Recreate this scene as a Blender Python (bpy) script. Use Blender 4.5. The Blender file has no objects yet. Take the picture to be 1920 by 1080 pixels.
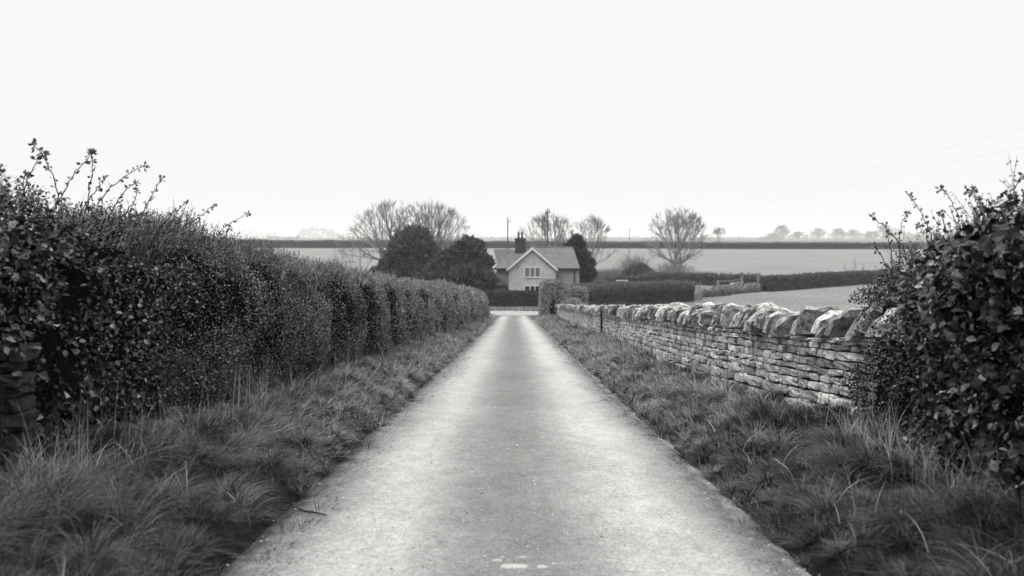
import bpy, bmesh, math
import numpy as np
from mathutils import Vector

S = bpy.context.scene
COL = S.collection
RNG = np.random.default_rng(7)
F = 2133.0            # focal length in pixels of the 1920 px wide photograph
CX, HY = 963.0, 445.0
CAM_H = 8.35          # camera height over the valley floor
R = math.radians

# ------------------------------------------------------------------ helpers
def smooth(a, b, x):
    t = np.clip((np.asarray(x, float) - a) / (b - a), 0, 1)
    return t * t * (3 - 2 * t)

def _hash(ix, iy, iz, seed):
    n = (ix * 374761393 + iy * 668265263 + iz * 2147483647 + seed * 144665) & 0xFFFFFFFF
    n = ((n ^ (n >> 13)) * 1274126177) & 0xFFFFFFFF
    n = n ^ (n >> 16)
    return (n & 0xFFFFFF) / float(0xFFFFFF)

def noise(P, freq=1.0, seed=0):
    """smooth value noise in -1..1"""
    q = np.asarray(P, float) * freq
    i = np.floor(q).astype(np.int64); f = q - i
    u = f * f * (3 - 2 * f)
    out = 0
    for dx in (0, 1):
        for dy in (0, 1):
            for dz in (0, 1):
                w = (u[..., 0] if dx else 1 - u[..., 0]) * (u[..., 1] if dy else 1 - u[..., 1]) * (u[..., 2] if dz else 1 - u[..., 2])
                out = out + w * _hash(i[..., 0] + dx, i[..., 1] + dy, i[..., 2] + dz, seed)
    return out * 2 - 1

def fbm(P, freq, seed=0, octv=3):
    s = 0; a = 1; t = 0
    for k in range(octv):
        s = s + a * noise(P, freq * 2 ** k, seed + 17 * k); t += a; a *= .5
    return s / t

def noise2(x, y, freq, seed=0, octv=2):
    x = np.asarray(x, float); y = np.asarray(y, float)
    x, y = np.broadcast_arrays(x, y)
    return fbm(np.stack([x, y, np.zeros_like(x) + .37], -1), freq, seed, octv)

def norm(v):
    return v / np.maximum(np.linalg.norm(v, axis=-1, keepdims=True), 1e-9)

def mesh_obj(name, V, Fs, mat, parent=None, tone=None, smooth_f=False):
    """V (n,3); Fs list of (m,k) index arrays"""
    me = bpy.data.meshes.new(name)
    V = np.asarray(V, np.float32)
    Fs = [np.asarray(f, np.int32) for f in (Fs if isinstance(Fs, list) else [Fs]) if len(f)]
    nl = sum(f.size for f in Fs); nf = sum(len(f) for f in Fs)
    me.vertices.add(len(V)); me.vertices.foreach_set('co', V.ravel())
    me.loops.add(nl); me.polygons.add(nf)
    me.loops.foreach_set('vertex_index', np.concatenate([f.ravel() for f in Fs]))
    tot = np.concatenate([np.full(len(f), f.shape[1], np.int32) for f in Fs])
    st = np.concatenate([[0], np.cumsum(tot)[:-1]]).astype(np.int32)
    me.polygons.foreach_set('loop_start', st)
    me.polygons.foreach_set('use_smooth', np.full(nf, smooth_f))
    me.update(calc_edges=True)
    if tone is not None:
        a = me.attributes.new('tone', 'FLOAT', 'POINT')
        a.data.foreach_set('value', np.asarray(tone, np.float32))
    if mat: me.materials.append(mat)
    o = bpy.data.objects.new(name, me); COL.objects.link(o)
    if parent: o.parent = parent
    return o

class MB:
    """collects pieces of one mesh"""
    def __init__(s): s.V = []; s.F = {}; s.T = []; s.n = 0
    def add(s, V, Fs, tone=0.5):
        V = np.asarray(V, float).reshape(-1, 3)
        if isinstance(Fs, list) and len(Fs) and isinstance(Fs[0], tuple):
            Fs = [np.array([f for f in Fs if len(f) == k]) for k in sorted({len(f) for f in Fs})]
        for f in (Fs if isinstance(Fs, list) else [Fs]):
            f = np.asarray(f, np.int64)
            if len(f): s.F.setdefault(f.shape[1], []).append(f + s.n)
        s.V.append(V); s.T.append(np.broadcast_to(np.asarray(tone, float), (len(V),)).copy()); s.n += len(V)
        return s
    def box(s, x0, x1, y0, y1, z0, z1, tone=.5):
        V = [(x, y, z) for x in (x0, x1) for y in (y0, y1) for z in (z0, z1)]
        return s.add(V, [(0, 1, 3, 2), (4, 6, 7, 5), (0, 4, 5, 1), (2, 3, 7, 6), (0, 2, 6, 4), (1, 5, 7, 3)], tone)
    def poly(s, pts, tone=.5):
        return s.add(pts, [tuple(range(len(pts)))], tone)
    def slab(s, pts, th, tone=.5):
        """polygon given thickness along its normal (downwards)"""
        P = np.array(pts, float); n = len(P)
        nn = norm(np.cross(P[1] - P[0], P[2] - P[0])); Q = P - nn * th
        V = np.concatenate([P, Q])
        s.add(V, [np.array([range(n)]), np.array([range(2 * n - 1, n - 1, -1)]),
                  np.array([[i, n + i, n + (i + 1) % n, (i + 1) % n] for i in range(n)])], tone)
        return s
    def tubes(s, A, B, ra, rb, sides=5, tone=.5, cap=False):
        A = np.asarray(A, float).reshape(-1, 3); B = np.asarray(B, float).reshape(-1, 3); m = len(A)
        if m == 0: return s
        ra = np.broadcast_to(np.asarray(ra, float), (m,)); rb = np.broadcast_to(np.asarray(rb, float), (m,))
        d = norm(B - A); h = np.where(np.abs(d[:, 2:3]) > .9, np.array([[1., 0, 0]]), np.array([[0, 0, 1.]]))
        u = norm(np.cross(d, h)); v = np.cross(d, u)
        an = np.arange(sides) * 2 * math.pi / sides
        ring = np.cos(an)[None, :, None] * u[:, None] + np.sin(an)[None, :, None] * v[:, None]
        VA = A[:, None] + ring * ra[:, None, None]; VB = B[:, None] + ring * rb[:, None, None]
        V = np.concatenate([VA, VB], 1).reshape(-1, 3)
        k = np.arange(sides); f = np.stack([k, (k + 1) % sides, sides + (k + 1) % sides, sides + k], 1)
        Fq = (np.arange(m)[:, None, None] * 2 * sides + f[None]).reshape(-1, 4)
        fs = [Fq]
        if cap:
            fs.append(np.arange(m)[:, None] * 2 * sides + np.arange(sides)[None, ::-1])
            fs.append(np.arange(m)[:, None] * 2 * sides + sides + np.arange(sides)[None])
        t = np.repeat(np.broadcast_to(np.asarray(tone, float), (m,)), 2 * sides)
        return s.add(V, fs, t)
    def path(s, P, r, sides=6, tone=.5):
        P = np.asarray(P, float); r = np.broadcast_to(np.asarray(r, float), (len(P),))
        return s.tubes(P[:-1], P[1:], r[:-1], r[1:], sides, tone, True)
    def build(s, name, mat, parent=None, smooth_f=False):
        if not s.V: return None
        return mesh_obj(name, np.concatenate(s.V), [np.concatenate(f) for f in s.F.values()], mat, parent,
                        np.concatenate(s.T), smooth_f)

def tag(o, label=None, cat=None, group=None, kind=None):
    if label: o['label'] = label
    if cat: o['category'] = cat
    if group: o['group'] = group
    if kind: o['kind'] = kind
    return o

def thing(name, label, cat, loc=(0, 0, 0), group=None):
    o = bpy.data.objects.new(name, None); COL.objects.link(o); o.location = loc
    o.empty_display_size = .2
    return tag(o, label, cat, group)

def local(o, root_loc):
    """shift mesh data so that the part sits under a root placed at root_loc"""
    me = o.data; n = len(me.vertices); c = np.empty(n * 3, np.float32); me.vertices.foreach_get('co', c)
    c = c.reshape(-1, 3) - np.asarray(root_loc, np.float32); me.vertices.foreach_set('co', c.ravel()); me.update()
    return o

def copy_tree(o, parent=None):
    c = o.copy(); COL.objects.link(c); c.parent = parent
    for ch in list(o.children): copy_tree(ch, c)
    return c

# ------------------------------------------------------------------ materials (the photograph is monochrome)
WARM = (1.0, .995, .985)
ALB = .56              # albedos below are written for a plain white sky; the overcast sky here is brighter overhead
def g(v): v = v * ALB; return (v * WARM[0], v * WARM[1], v * WARM[2], 1)

def mat(name, lo, hi=None, rough=.85, nscale=None, namount=.3, bump=0, bscale=40, spec=.08, attr=True, ndetail=4, nlo=.3, nhi=.7):
    """base colour from the per-piece 'tone' (lo..hi), broken up by noise"""
    m = bpy.data.materials.new(name); m.use_nodes = True
    N = m.node_tree.nodes; L = m.node_tree.links
    b = N['Principled BSDF']; b.inputs['Roughness'].default_value = rough
    b.inputs['Specular IOR Level'].default_value = spec
    hi = lo if hi is None else hi
    mx = N.new('ShaderNodeMix'); mx.data_type = 'RGBA'
    mx.inputs[6].default_value = g(lo); mx.inputs[7].default_value = g(hi)
    if attr:
        a = N.new('ShaderNodeAttribute'); a.attribute_name = 'tone'; L.new(a.outputs['Fac'], mx.inputs[0])
    else: mx.inputs[0].default_value = .5
    out = mx.outputs[2]
    tc = N.new('ShaderNodeTexCoord')
    if nscale:
        nz = N.new('ShaderNodeTexNoise'); nz.inputs['Scale'].default_value = nscale; nz.inputs['Detail'].default_value = ndetail
        nz.inputs['Roughness'].default_value = .65
        L.new(tc.outputs['Object'], nz.inputs['Vector'])
        mr = N.new('ShaderNodeMapRange'); mr.inputs[1].default_value = nlo; mr.inputs[2].default_value = nhi
        mr.inputs[3].default_value = 1 - namount; mr.inputs[4].default_value = 1 + namount
        L.new(nz.outputs['Fac'], mr.inputs[0])
        mu = N.new('ShaderNodeMix'); mu.data_type = 'RGBA'; mu.blend_type = 'MULTIPLY'; mu.inputs[0].default_value = 1
        L.new(out, mu.inputs[6]); L.new(mr.outputs[0], mu.inputs[7]); out = mu.outputs[2]
    L.new(out, b.inputs['Base Color'])
    if bump:
        nb = N.new('ShaderNodeTexNoise'); nb.inputs['Scale'].default_value = bscale; nb.inputs['Detail'].default_value = 5
        L.new(tc.outputs['Object'], nb.inputs['Vector'])
        bp = N.new('ShaderNodeBump'); bp.inputs['Strength'].default_value = bump; bp.inputs['Distance'].default_value = .02
        L.new(nb.outputs['Fac'], bp.inputs['Height']); L.new(bp.outputs['Normal'], b.inputs['Normal'])
    return m

M = {}
M['bramble'] = mat('bramble_leaf', .005, .46, .40, nscale=30, namount=.4, spec=.16)
M['hedge'] = mat('hedge_leaf', .008, .50, .5, nscale=2.5, namount=.3, spec=.12)
M['dark_hedge'] = mat('dark_hedge_leaf', .016, .17, .6, nscale=2, namount=.3)
M['mid_hedge'] = mat('mid_hedge_leaf', .04, .24, .6, nscale=1, namount=.3)
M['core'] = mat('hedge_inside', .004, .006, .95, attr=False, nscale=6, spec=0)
M['stem'] = mat('woody_stem', .03, .09, .8, nscale=20)
M['evergreen'] = mat('evergreen_needles', .024, .19, .7, nscale=1.2, namount=.35)
M['conifer'] = mat('conifer_needles', .014, .09, .7, nscale=1.2, namount=.35)
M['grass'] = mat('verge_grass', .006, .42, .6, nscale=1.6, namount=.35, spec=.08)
M['dry_grass'] = mat('dry_grass', .09, .66, .6, spec=.08)
M['bark'] = mat('bark', .13, .21, .9, nscale=6, namount=.3)
M['twig'] = mat('tree_twigs', .19, .32, .9)
M['soil'] = mat('ground_turf', .003, .17, .95, nscale=22, namount=.6, bump=1.0, bscale=45, attr=True)
M['wall_stone'] = mat('wall_stone', .24, .92, .9, nscale=13, namount=.45, bump=1.0, bscale=34, ndetail=7, nlo=.36, nhi=.64)
M['shaded_stone'] = mat('shaded_wall_stone', .05, .15, .9, nscale=13, namount=.45, bump=1.0, bscale=34, ndetail=7, nlo=.36, nhi=.64)  # darker copy of the wall stone: shadow by the bramble put into its colour
M['coping'] = mat('coping_stone', .11, .74, .9, nscale=13, namount=.6, bump=1.0, bscale=30, ndetail=9, nlo=.38, nhi=.64)
M['wall_core'] = mat('wall_hearting', .05, .05, .95, nscale=12, attr=False)
M['render'] = mat('rough_cast_wall', .54, .54, .9, nscale=1.3, namount=.20, bump=.3, bscale=14, attr=False)
M['render_dark'] = mat('rendered_wing_wall', .31, .31, .9, nscale=.9, namount=.12, bump=.3, bscale=14, attr=False)
M['lean_wall'] = mat('lean_to_wall', .26, .30, .9, nscale=1.2, namount=.12)
M['white'] = mat('white_paint', .84, .84, .5, attr=False, nscale=3, namount=.04)
M['black'] = mat('black_gutter', .02, .02, .5, attr=False)
M['glass_up'] = mat('window_glass_painted_reflection', .16, .22, .08, spec=.6)  # flat grey: reflection in the upper panes painted into the glass colour
M['glass_low'] = mat('window_glass_dark', .025, .04, .06, spec=.5)
M['brick'] = mat('chimney_brick', .05, .09, .9, nscale=5, namount=.3)
M['dark_slate'] = mat('dark_slate', .045, .06, .8, nscale=3)
M['wood'] = mat('grey_wood', .17, .27, .8, nscale=5, namount=.2)
M['metal'] = mat('rusty_metal', .02, .03, .6, nscale=15, attr=False)
M['wire'] = mat('wire', .25, .25, .6, attr=False)
M['pole'] = mat('pole_wood', .07, .11, .85, nscale=3, namount=.2)
M['litter'] = mat('leaf_litter', .02, .22, .9)
M['palestone'] = mat('pale_stone', .40, .52, .8, nscale=45, namount=.30)
M['pebble'] = mat('pebble', .16, .95, .8)

def roof_mat():
    m = mat('slate_roof', .145, .20, .8, nscale=2.2, namount=.26)
    N = m.node_tree.nodes; L = m.node_tree.links; b = N['Principled BSDF']
    tc = N.new('ShaderNodeTexCoord')
    w = N.new('ShaderNodeTexWave'); w.wave_type = 'BANDS'; w.bands_direction = 'Z'; w.wave_profile = 'SAW'
    w.inputs['Scale'].default_value = 1.5; w.inputs['Distortion'].default_value = .6
    L.new(tc.outputs['Object'], w.inputs['Vector'])
    bp = N.new('ShaderNodeBump'); bp.inputs['Strength'].default_value = .5; bp.inputs['Distance'].default_value = .04
    L.new(w.outputs['Fac'], bp.inputs['Height']); L.new(bp.outputs['Normal'], b.inputs['Normal'])
    return m
M['roof'] = roof_mat()

def road_mat():
    """worn gravelly tarmac: two pale wheel tracks, a darker speckled crown and sandy edges"""
    m = bpy.data.materials.new('worn_lane_surface'); m.use_nodes = True
    N = m.node_tree.nodes; L = m.node_tree.links; b = N['Principled BSDF']
    b.inputs['Roughness'].default_value = .9; b.inputs['Specular IOR Level'].default_value = .12
    tc = N.new('ShaderNodeTexCoord'); at = N.new('ShaderNodeAttribute'); at.attribute_name = 'tone'  # tone = lateral place, 0..1 = -2..2 m
    def noise_n(scale, detail, stretch=None, rough=.6):
        n = N.new('ShaderNodeTexNoise'); n.inputs['Scale'].default_value = scale; n.inputs['Detail'].default_value = detail
        n.inputs['Roughness'].default_value = rough
        if stretch:
            mp = N.new('ShaderNodeMapping'); mp.inputs['Scale'].default_value = stretch
            L.new(tc.outputs['Object'], mp.inputs['Vector']); L.new(mp.outputs[0], n.inputs['Vector'])
        else: L.new(tc.outputs['Object'], n.inputs['Vector'])
        return n.outputs['Fac']
    def math_n(op, a, c):
        n = N.new('ShaderNodeMath'); n.operation = op
        for i, v in enumerate((a, c)):
            if isinstance(v, (int, float)): n.inputs[i].default_value = v
            else: L.new(v, n.inputs[i])
        return n.outputs[0]
    wob = math_n('MULTIPLY', math_n('SUBTRACT', noise_n(.9, 4, (1, .35, 1)), .5), .09)
    fine_w = math_n('MULTIPLY', math_n('SUBTRACT', noise_n(6, 3), .5), .05)
    lat = math_n('ADD', math_n('ADD', at.outputs['Fac'], wob), fine_w)
    em = N.new('ShaderNodeMapRange'); em.inputs[1].default_value = .33; em.inputs[2].default_value = .45; em.inputs[3].default_value = 0; em.inputs[4].default_value = .20
    L.new(math_n('ABSOLUTE', math_n('SUBTRACT', at.outputs['Fac'], .5), 0), em.inputs[0])
    lat = math_n('ADD', lat, math_n('MULTIPLY', em.outputs[0], math_n('SUBTRACT', noise_n(3.2, 8, None, .7), .5)))
    cr = N.new('ShaderNodeValToRGB'); e = cr.color_ramp
    stops = [(0.0, .03), (.085, .05), (.12, .21), (.16, .29), (.20, .39), (.26, .47), (.32, .43), (.38, .30), (.44, .23), (.50, .215), (.56, .235),
             (.62, .33), (.68, .45), (.735, .51), (.79, .46), (.845, .31), (.88, .21), (.895, .15), (.925, .30), (.95, .18), (1.0, .04)]
    while len(e.elements) < len(stops): e.elements.new(.5)
    for el, (p, v) in zip(e.elements, stops): el.position = p; el.color = g(v)
    L.new(lat, cr.inputs[0])
    col = cr.outputs['Color']
    def mul(col, fac, lo, hi, a=.3, c=.7):
        mr = N.new('ShaderNodeMapRange'); mr.inputs[1].default_value = a; mr.inputs[2].default_value = c
        mr.inputs[3].default_value = lo; mr.inputs[4].default_value = hi
        L.new(fac, mr.inputs[0])
        mu = N.new('ShaderNodeMix'); mu.data_type = 'RGBA'; mu.blend_type = 'MULTIPLY'; mu.inputs[0].default_value = 1
        L.new(col, mu.inputs[6]); L.new(mr.outputs[0], mu.inputs[7]); return mu.outputs[2]
    col = mul(col, noise_n(1.1, 6, (1, .3, 1)), .84, 1.14)
    col = mul(col, noise_n(5, 6, (1, .55, 1), .7), .84, 1.14)
    col = mul(col, noise_n(24, 4, rough=.8), .72, 1.22, .34, .66)
    col = mul(col, noise_n(70, 3, rough=.8), .50, 1.46, .34, .66)
    # dark chippings, more of them away from the tracks
    vo = N.new('ShaderNodeTexVoronoi'); vo.inputs['Scale'].default_value = 42
    L.new(tc.outputs['Object'], vo.inputs['Vector'])
    col = mul(col, vo.outputs['Distance'], .55, 1.0, .05, .24)
    L.new(col, b.inputs['Base Color'])
    bp = N.new('ShaderNodeBump'); bp.inputs['Strength'].default_value = .5; bp.inputs['Distance'].default_value = .012
    L.new(noise_n(45, 5, rough=.7), bp.inputs['Height']); L.new(bp.outputs['Normal'], b.inputs['Normal'])
    return m
M['road'] = road_mat()

def field_mat(name, v, amt, stripe=0):
    m = mat(name, v, v, .95, nscale=.05, namount=amt, attr=False, ndetail=10)
    N = m.node_tree.nodes; L = m.node_tree.links; b = N['Principled BSDF']
    src = b.inputs['Base Color'].links[0].from_socket
    tc = N.new('ShaderNodeTexCoord'); mp = N.new('ShaderNodeMapping'); mp.inputs['Scale'].default_value = (.25, 1, 1)
    n = N.new('ShaderNodeTexNoise'); n.inputs['Scale'].default_value = .55; n.inputs['Detail'].default_value = 6
    L.new(tc.outputs['Object'], mp.inputs[0]); L.new(mp.outputs[0], n.inputs['Vector'])
    mr = N.new('ShaderNodeMapRange'); mr.inputs[1].default_value = .3; mr.inputs[2].default_value = .7
    mr.inputs[3].default_value = 1 - amt; mr.inputs[4].default_value = 1 + amt * .6; L.new(n.outputs['Fac'], mr.inputs[0])
    mu = N.new('ShaderNodeMix'); mu.data_type = 'RGBA'; mu.blend_type = 'MULTIPLY'; mu.inputs[0].default_value = 1
    L.new(src, mu.inputs[6]); L.new(mr.outputs[0], mu.inputs[7]); L.new(mu.outputs[2], b.inputs['Base Color'])
    return m
M['pasture'] = field_mat('pasture_turf', .235, .20)
M['stubble'] = field_mat('stubble_field', .24, .13)
M['upland'] = field_mat('upland_field', .15, .2)

# ------------------------------------------------------------------ the lie of the land
def dep(d):
    """depth of the ground below the camera, d metres ahead"""
    d = np.asarray(d, float)
    a = 1.55 + .05626 * d
    b = 8.35 - 2.9 * smooth(230, 540, d) - .35 * smooth(540, 1500, d) - 2.6 * smooth(1500, 3600, d)
    k = .22
    m = np.minimum(a, b)
    return m - k * np.log(np.exp(-(a - m) / k) + np.exp(-(b - m) / k))
def zr(d): return CAM_H - dep(d)            # height of the lane / valley

HL_D = [-20, 6, 8, 11, 15.8, 20, 26, 40, 60, 85, 130]
HL_X = [-3.7, -3.62, -3.6, -3.54, -3.3, -3.05, -2.78, -2.4, -2.1, -1.98, -1.95]
WL_D = [-20, 9, 10.5, 12, 14.2, 18, 23, 32, 42, 98, 130]
WL_X = [3.75, 3.72, 3.65, 3.5, 3.2, 3.05, 3.02, 3.1, 3.25, 3.72, 3.9]
def hedge_x(d): return np.interp(d, HL_D, HL_X)
def wall_x(d): return np.interp(d, WL_D, WL_X)
def bank_h(d, side):
    if side < 0: return np.interp(d, [0, 12, 30, 90, 112], [.37, .35, .23, .13, 0])
    return np.interp(d, [0, 14, 25, 45, 95, 110], [.31, .30, .26, .16, .05, 0])
def edge_wobble(d, side):
    d = np.asarray(d, float)
    return .10 * noise2(d, d * 0 + 3 + side, .45, 5) + .08 * noise2(d, d * 0 + 9 + side, 1.7, 6) + .04 * noise2(d, d * 0 + 5 + side, 5.0, 7)

def mound(x, d):
    """rounded hummocks parted by creases, 0 in a crease"""
    w = .18 * noise2(x, d, 2.1, 27, 2)
    return np.abs(noise2(x + w, (d + w) * .8, 1.15, 21, 1)) * .8 + .35 * np.abs(noise2(x + w, d, 2.6, 28, 1))

def G(x, d):
    """ground height"""
    x = np.asarray(x, float); d = np.asarray(d, float); x, d = np.broadcast_arrays(x, d)
    z = zr(d)
    eL = -1.60 + edge_wobble(d, -1); eR = 1.66 + edge_wobble(d, 1)
    tL = np.clip((eL - x) / np.maximum(eL - hedge_x(d), .2), 0, 1); tR = np.clip((x - eR) / np.maximum(wall_x(d) - eR, .2), 0, 1)
    offL = np.clip((hedge_x(d) - x - 2) / 10, 0, 1); offR = np.clip((x - wall_x(d) - 1) / 10, 0, 1)
    prof = lambda t: .45 * smooth(0, .16, t) + .55 * smooth(.1, .95, t)
    b = bank_h(d, -1) * prof(tL) * (1 - smooth(0, 1, offL)) + bank_h(d, 1) * prof(tR) * (1 - smooth(0, 1, offR))
    near = np.where(np.abs(x) < 7, 1, 0) * (1 - smooth(95, 112, d))
    on = np.clip(np.maximum(tL, tR) * 5, 0, 1)
    lump = (.30 * np.minimum(mound(x, d), .6) - .04 + .05 * noise2(x, d, 3.3, 22, 1)) * on * (.45 + .55 * np.clip(np.maximum(tL, tR) * 2, 0, 1))
    road = (1 - on) * -.07
    field = .25 * noise2(x, d, .02, 31) * smooth(6, 30, np.abs(x)) * smooth(20, 60, d)
    return z + near * (b + lump + road) + field * .6 + (1 - near) * np.where((np.abs(x) < 1.7) & (d < 112), -.07, 0)

def px(u, d): return (u - CX) * d / F            # pixel column at distance d -> x
def pz(v, d): return CAM_H - (v - HY) * d / F    # pixel row at distance d -> z
def P3(u, v, d): return np.array([px(u, d), d, pz(v, d)])

def grid_mesh(name, xs, ys, zf, mat_, tone=None):
    X, Y = np.meshgrid(xs, ys); Z = zf(X, Y)
    nx, ny = len(xs), len(ys)
    i = np.arange(ny - 1)[:, None] * nx + np.arange(nx - 1)[None]
    q = np.stack([i, i + 1, i + 1 + nx, i + nx], -1).reshape(-1, 4)
    return mesh_obj(name, np.stack([X, Y, Z], -1).reshape(-1, 3), [q], mat_, None,
                    (tone(X, Y) if tone else X * 0 + .5).ravel(), True)

def build_land():
    far = np.concatenate([[7, 8, 9.5, 12, 15, 20], np.geomspace(27, 5200, 26)])
    xs = np.concatenate([-far[::-1], np.linspace(-6.4, 6.4, 108), far])
    ys = np.concatenate([[-60, -40, -25, -15, -9], np.arange(-5, 30, .16), np.arange(30, 70, .35), np.arange(70, 150, 1.0),
                         np.geomspace(150, 5200, 70)])
    gr = grid_mesh('ground', xs, ys, G, M['soil'], lambda X, Y: np.clip(.03 + .97 * smooth(6, 14, np.abs(X)) + .9 * smooth(100, 116, Y), 0, 1))
    tag(gr, 'rough dark turf and soil underlying the verges, gardens and fields', 'ground', kind='structure')
    # the lane
    ts = np.linspace(-1.95, 1.95, 40)
    ys = np.concatenate([np.arange(-12, 40, .25), np.arange(40, 128.5, .7)])
    T, Y = np.meshgrid(ts, ys)
    Z = zr(Y) + .045 * (1 - (T / 1.7) ** 2) - .012 * np.exp(-((np.abs(T) - .85) / .3) ** 2) + .008 * noise2(T, Y, 1.2, 3)
    Z -= .10 * smooth(1.62, 1.95, np.abs(T))
    nx = len(ts); i = np.arange(len(ys) - 1)[:, None] * nx + np.arange(nx - 1)[None]
    q = np.stack([i, i + 1, i + 1 + nx, i + nx], -1).reshape(-1, 4)
    r = mesh_obj('road', np.stack([T, Y, Z], -1).reshape(-1, 3), [q], M['road'], None, (T / 4 + .5).ravel(), True)
    tag(r, 'narrow worn lane with two pale wheel tracks and a darker crown running downhill', 'lane', kind='structure')
    # the cross lane at the foot of the hill
    xs = np.linspace(-60, 11, 120); ts = np.linspace(0, 1, 16)
    X, T = np.meshgrid(xs, ts); Y = 116.5 + T * (11.4 - .3 * np.maximum(X, 0)); 
    Z = zr(Y) + .055
    nx = len(xs); i = np.arange(len(ts) - 1)[:, None] * nx + np.arange(nx - 1)[None]
    q = np.stack([i, i + 1, i + 1 + nx, i + nx], -1).reshape(-1, 4)
    r = mesh_obj('crossing_lane', np.stack([X, Y, Z], -1).reshape(-1, 3), [q], M['road'], None, (.205 + .03 * noise2(X, Y, .5)).ravel(), True)
    tag(r, 'pale lane crossing at the foot of the hill before the dark clipped hedge', 'lane', kind='structure')
    def sheet(name, ys, xl, xr, n, m, lift, label):
        V = []; 
        for y in ys: 
            x = np.linspace(xl(y), xr(y), n); V.append(np.stack([x, x * 0 + y, G(x, x * 0 + y) + lift], -1))
        i = np.arange(len(ys) - 1)[:, None] * n + np.arange(n - 1)[None]
        q = np.stack([i, i + 1, i + 1 + n, i + n], -1).reshape(-1, 4)
        o = mesh_obj(name, np.concatenate(V), [q], m, None, None, True)
        tag(o, label, 'field', kind='structure')
    sheet('pasture', np.arange(18, 246, 2.0), lambda y: np.interp(y, [18, 100, 118, 130, 178, 245], [4.6, 5.6, 9, 20.5, 36, 105]),
          lambda y: np.interp(y, [18, 140, 245], [60, 100, 118]), 40, M['pasture'], .12, 'grazed pale pasture behind the dry stone wall')
    sheet('stubble_field', np.geomspace(214, 640, 60), lambda y: -420, lambda y: 520, 120, M['stubble'], .14,
          'wide pale stubble field rising beyond the cottage to the long hedgerow')
    sheet('upland_field', np.geomspace(642, 3800, 50), lambda y: -3400, lambda y: 3400, 60, M['upland'], .5,
          'hazy far field beyond the long hedgerow')
build_land()

# ------------------------------------------------------------------ leaf and blade scatter
LEAF_V = np.array([[0, 0, 0], [.30, .30, .10], [.33, .62, .10], [0, 1, -.04], [-.33, .62, .10], [-.30, .30, .10], [0, .35, 0], [0, .7, .02]])
LEAF_F = [np.array([[0, 1, 6], [0, 6, 5], [7, 2, 3], [7, 3, 4]]), np.array([[6, 1, 2, 7], [5, 6, 7, 4]])]
QUAD_V = np.array([[0, 0, 0], [.32, .5, .10], [0, 1, 0], [-.32, .5, .10]]); QUAD_F = [np.array([[0, 1, 2], [0, 2, 3]])]
SPRAY_V = np.array([[-.06, 0, 0], [.06, 0, 0], [.17, .5, .05], [0, 1, 0], [-.17, .5, .05]]); SPRAY_F = [np.array([[0, 1, 2, 3, 4]])]

def frames(Y, up):
    Y = norm(Y); X = norm(np.cross(Y, up)); Z = np.cross(X, Y)
    return np.stack([X, Y, Z], 1)       # rows

def scatter(mb, P, Yd, Zd, size, tone, T=(QUAD_V, QUAD_F), aspect=None):
    """stamp template T at points P, its y axis along Yd and its face towards Zd"""
    TV, TF = T; k = len(TV); m = len(P)
    if m == 0: return
    Rm = frames(Yd, Zd)
    tv = TV[None] * np.asarray(size).reshape(-1, 1, 1)
    if aspect is not None: tv = tv * np.stack([np.asarray(aspect), np.ones(m), np.asarray(aspect)], -1)[:, None]
    V = P[:, None] + np.einsum('mkj,mji->mki', tv, Rm)
    fs = [(np.arange(m)[:, None, None] * k + f[None]).reshape(-1, f.shape[1]) for f in TF]
    mb.add(V.reshape(-1, 3), fs, np.repeat(tone, k))

def rand_dir(n, rng): return norm(rng.normal(size=(n, 3)))

def leaves(mb, P, N, size, tone, rng, T=(QUAD_V, QUAD_F), facing=.45, droop=.25):
    m = len(P)
    Z = norm(N * facing + rand_dir(m, rng) * .95 + np.array([0, 0, .45]))
    t = rand_dir(m, rng) + np.array([0, 0, -droop])
    Y = norm(t - Z * np.sum(t * Z, -1, keepdims=True))
    scatter(mb, P, Y, Z, size, tone, T)

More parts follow.
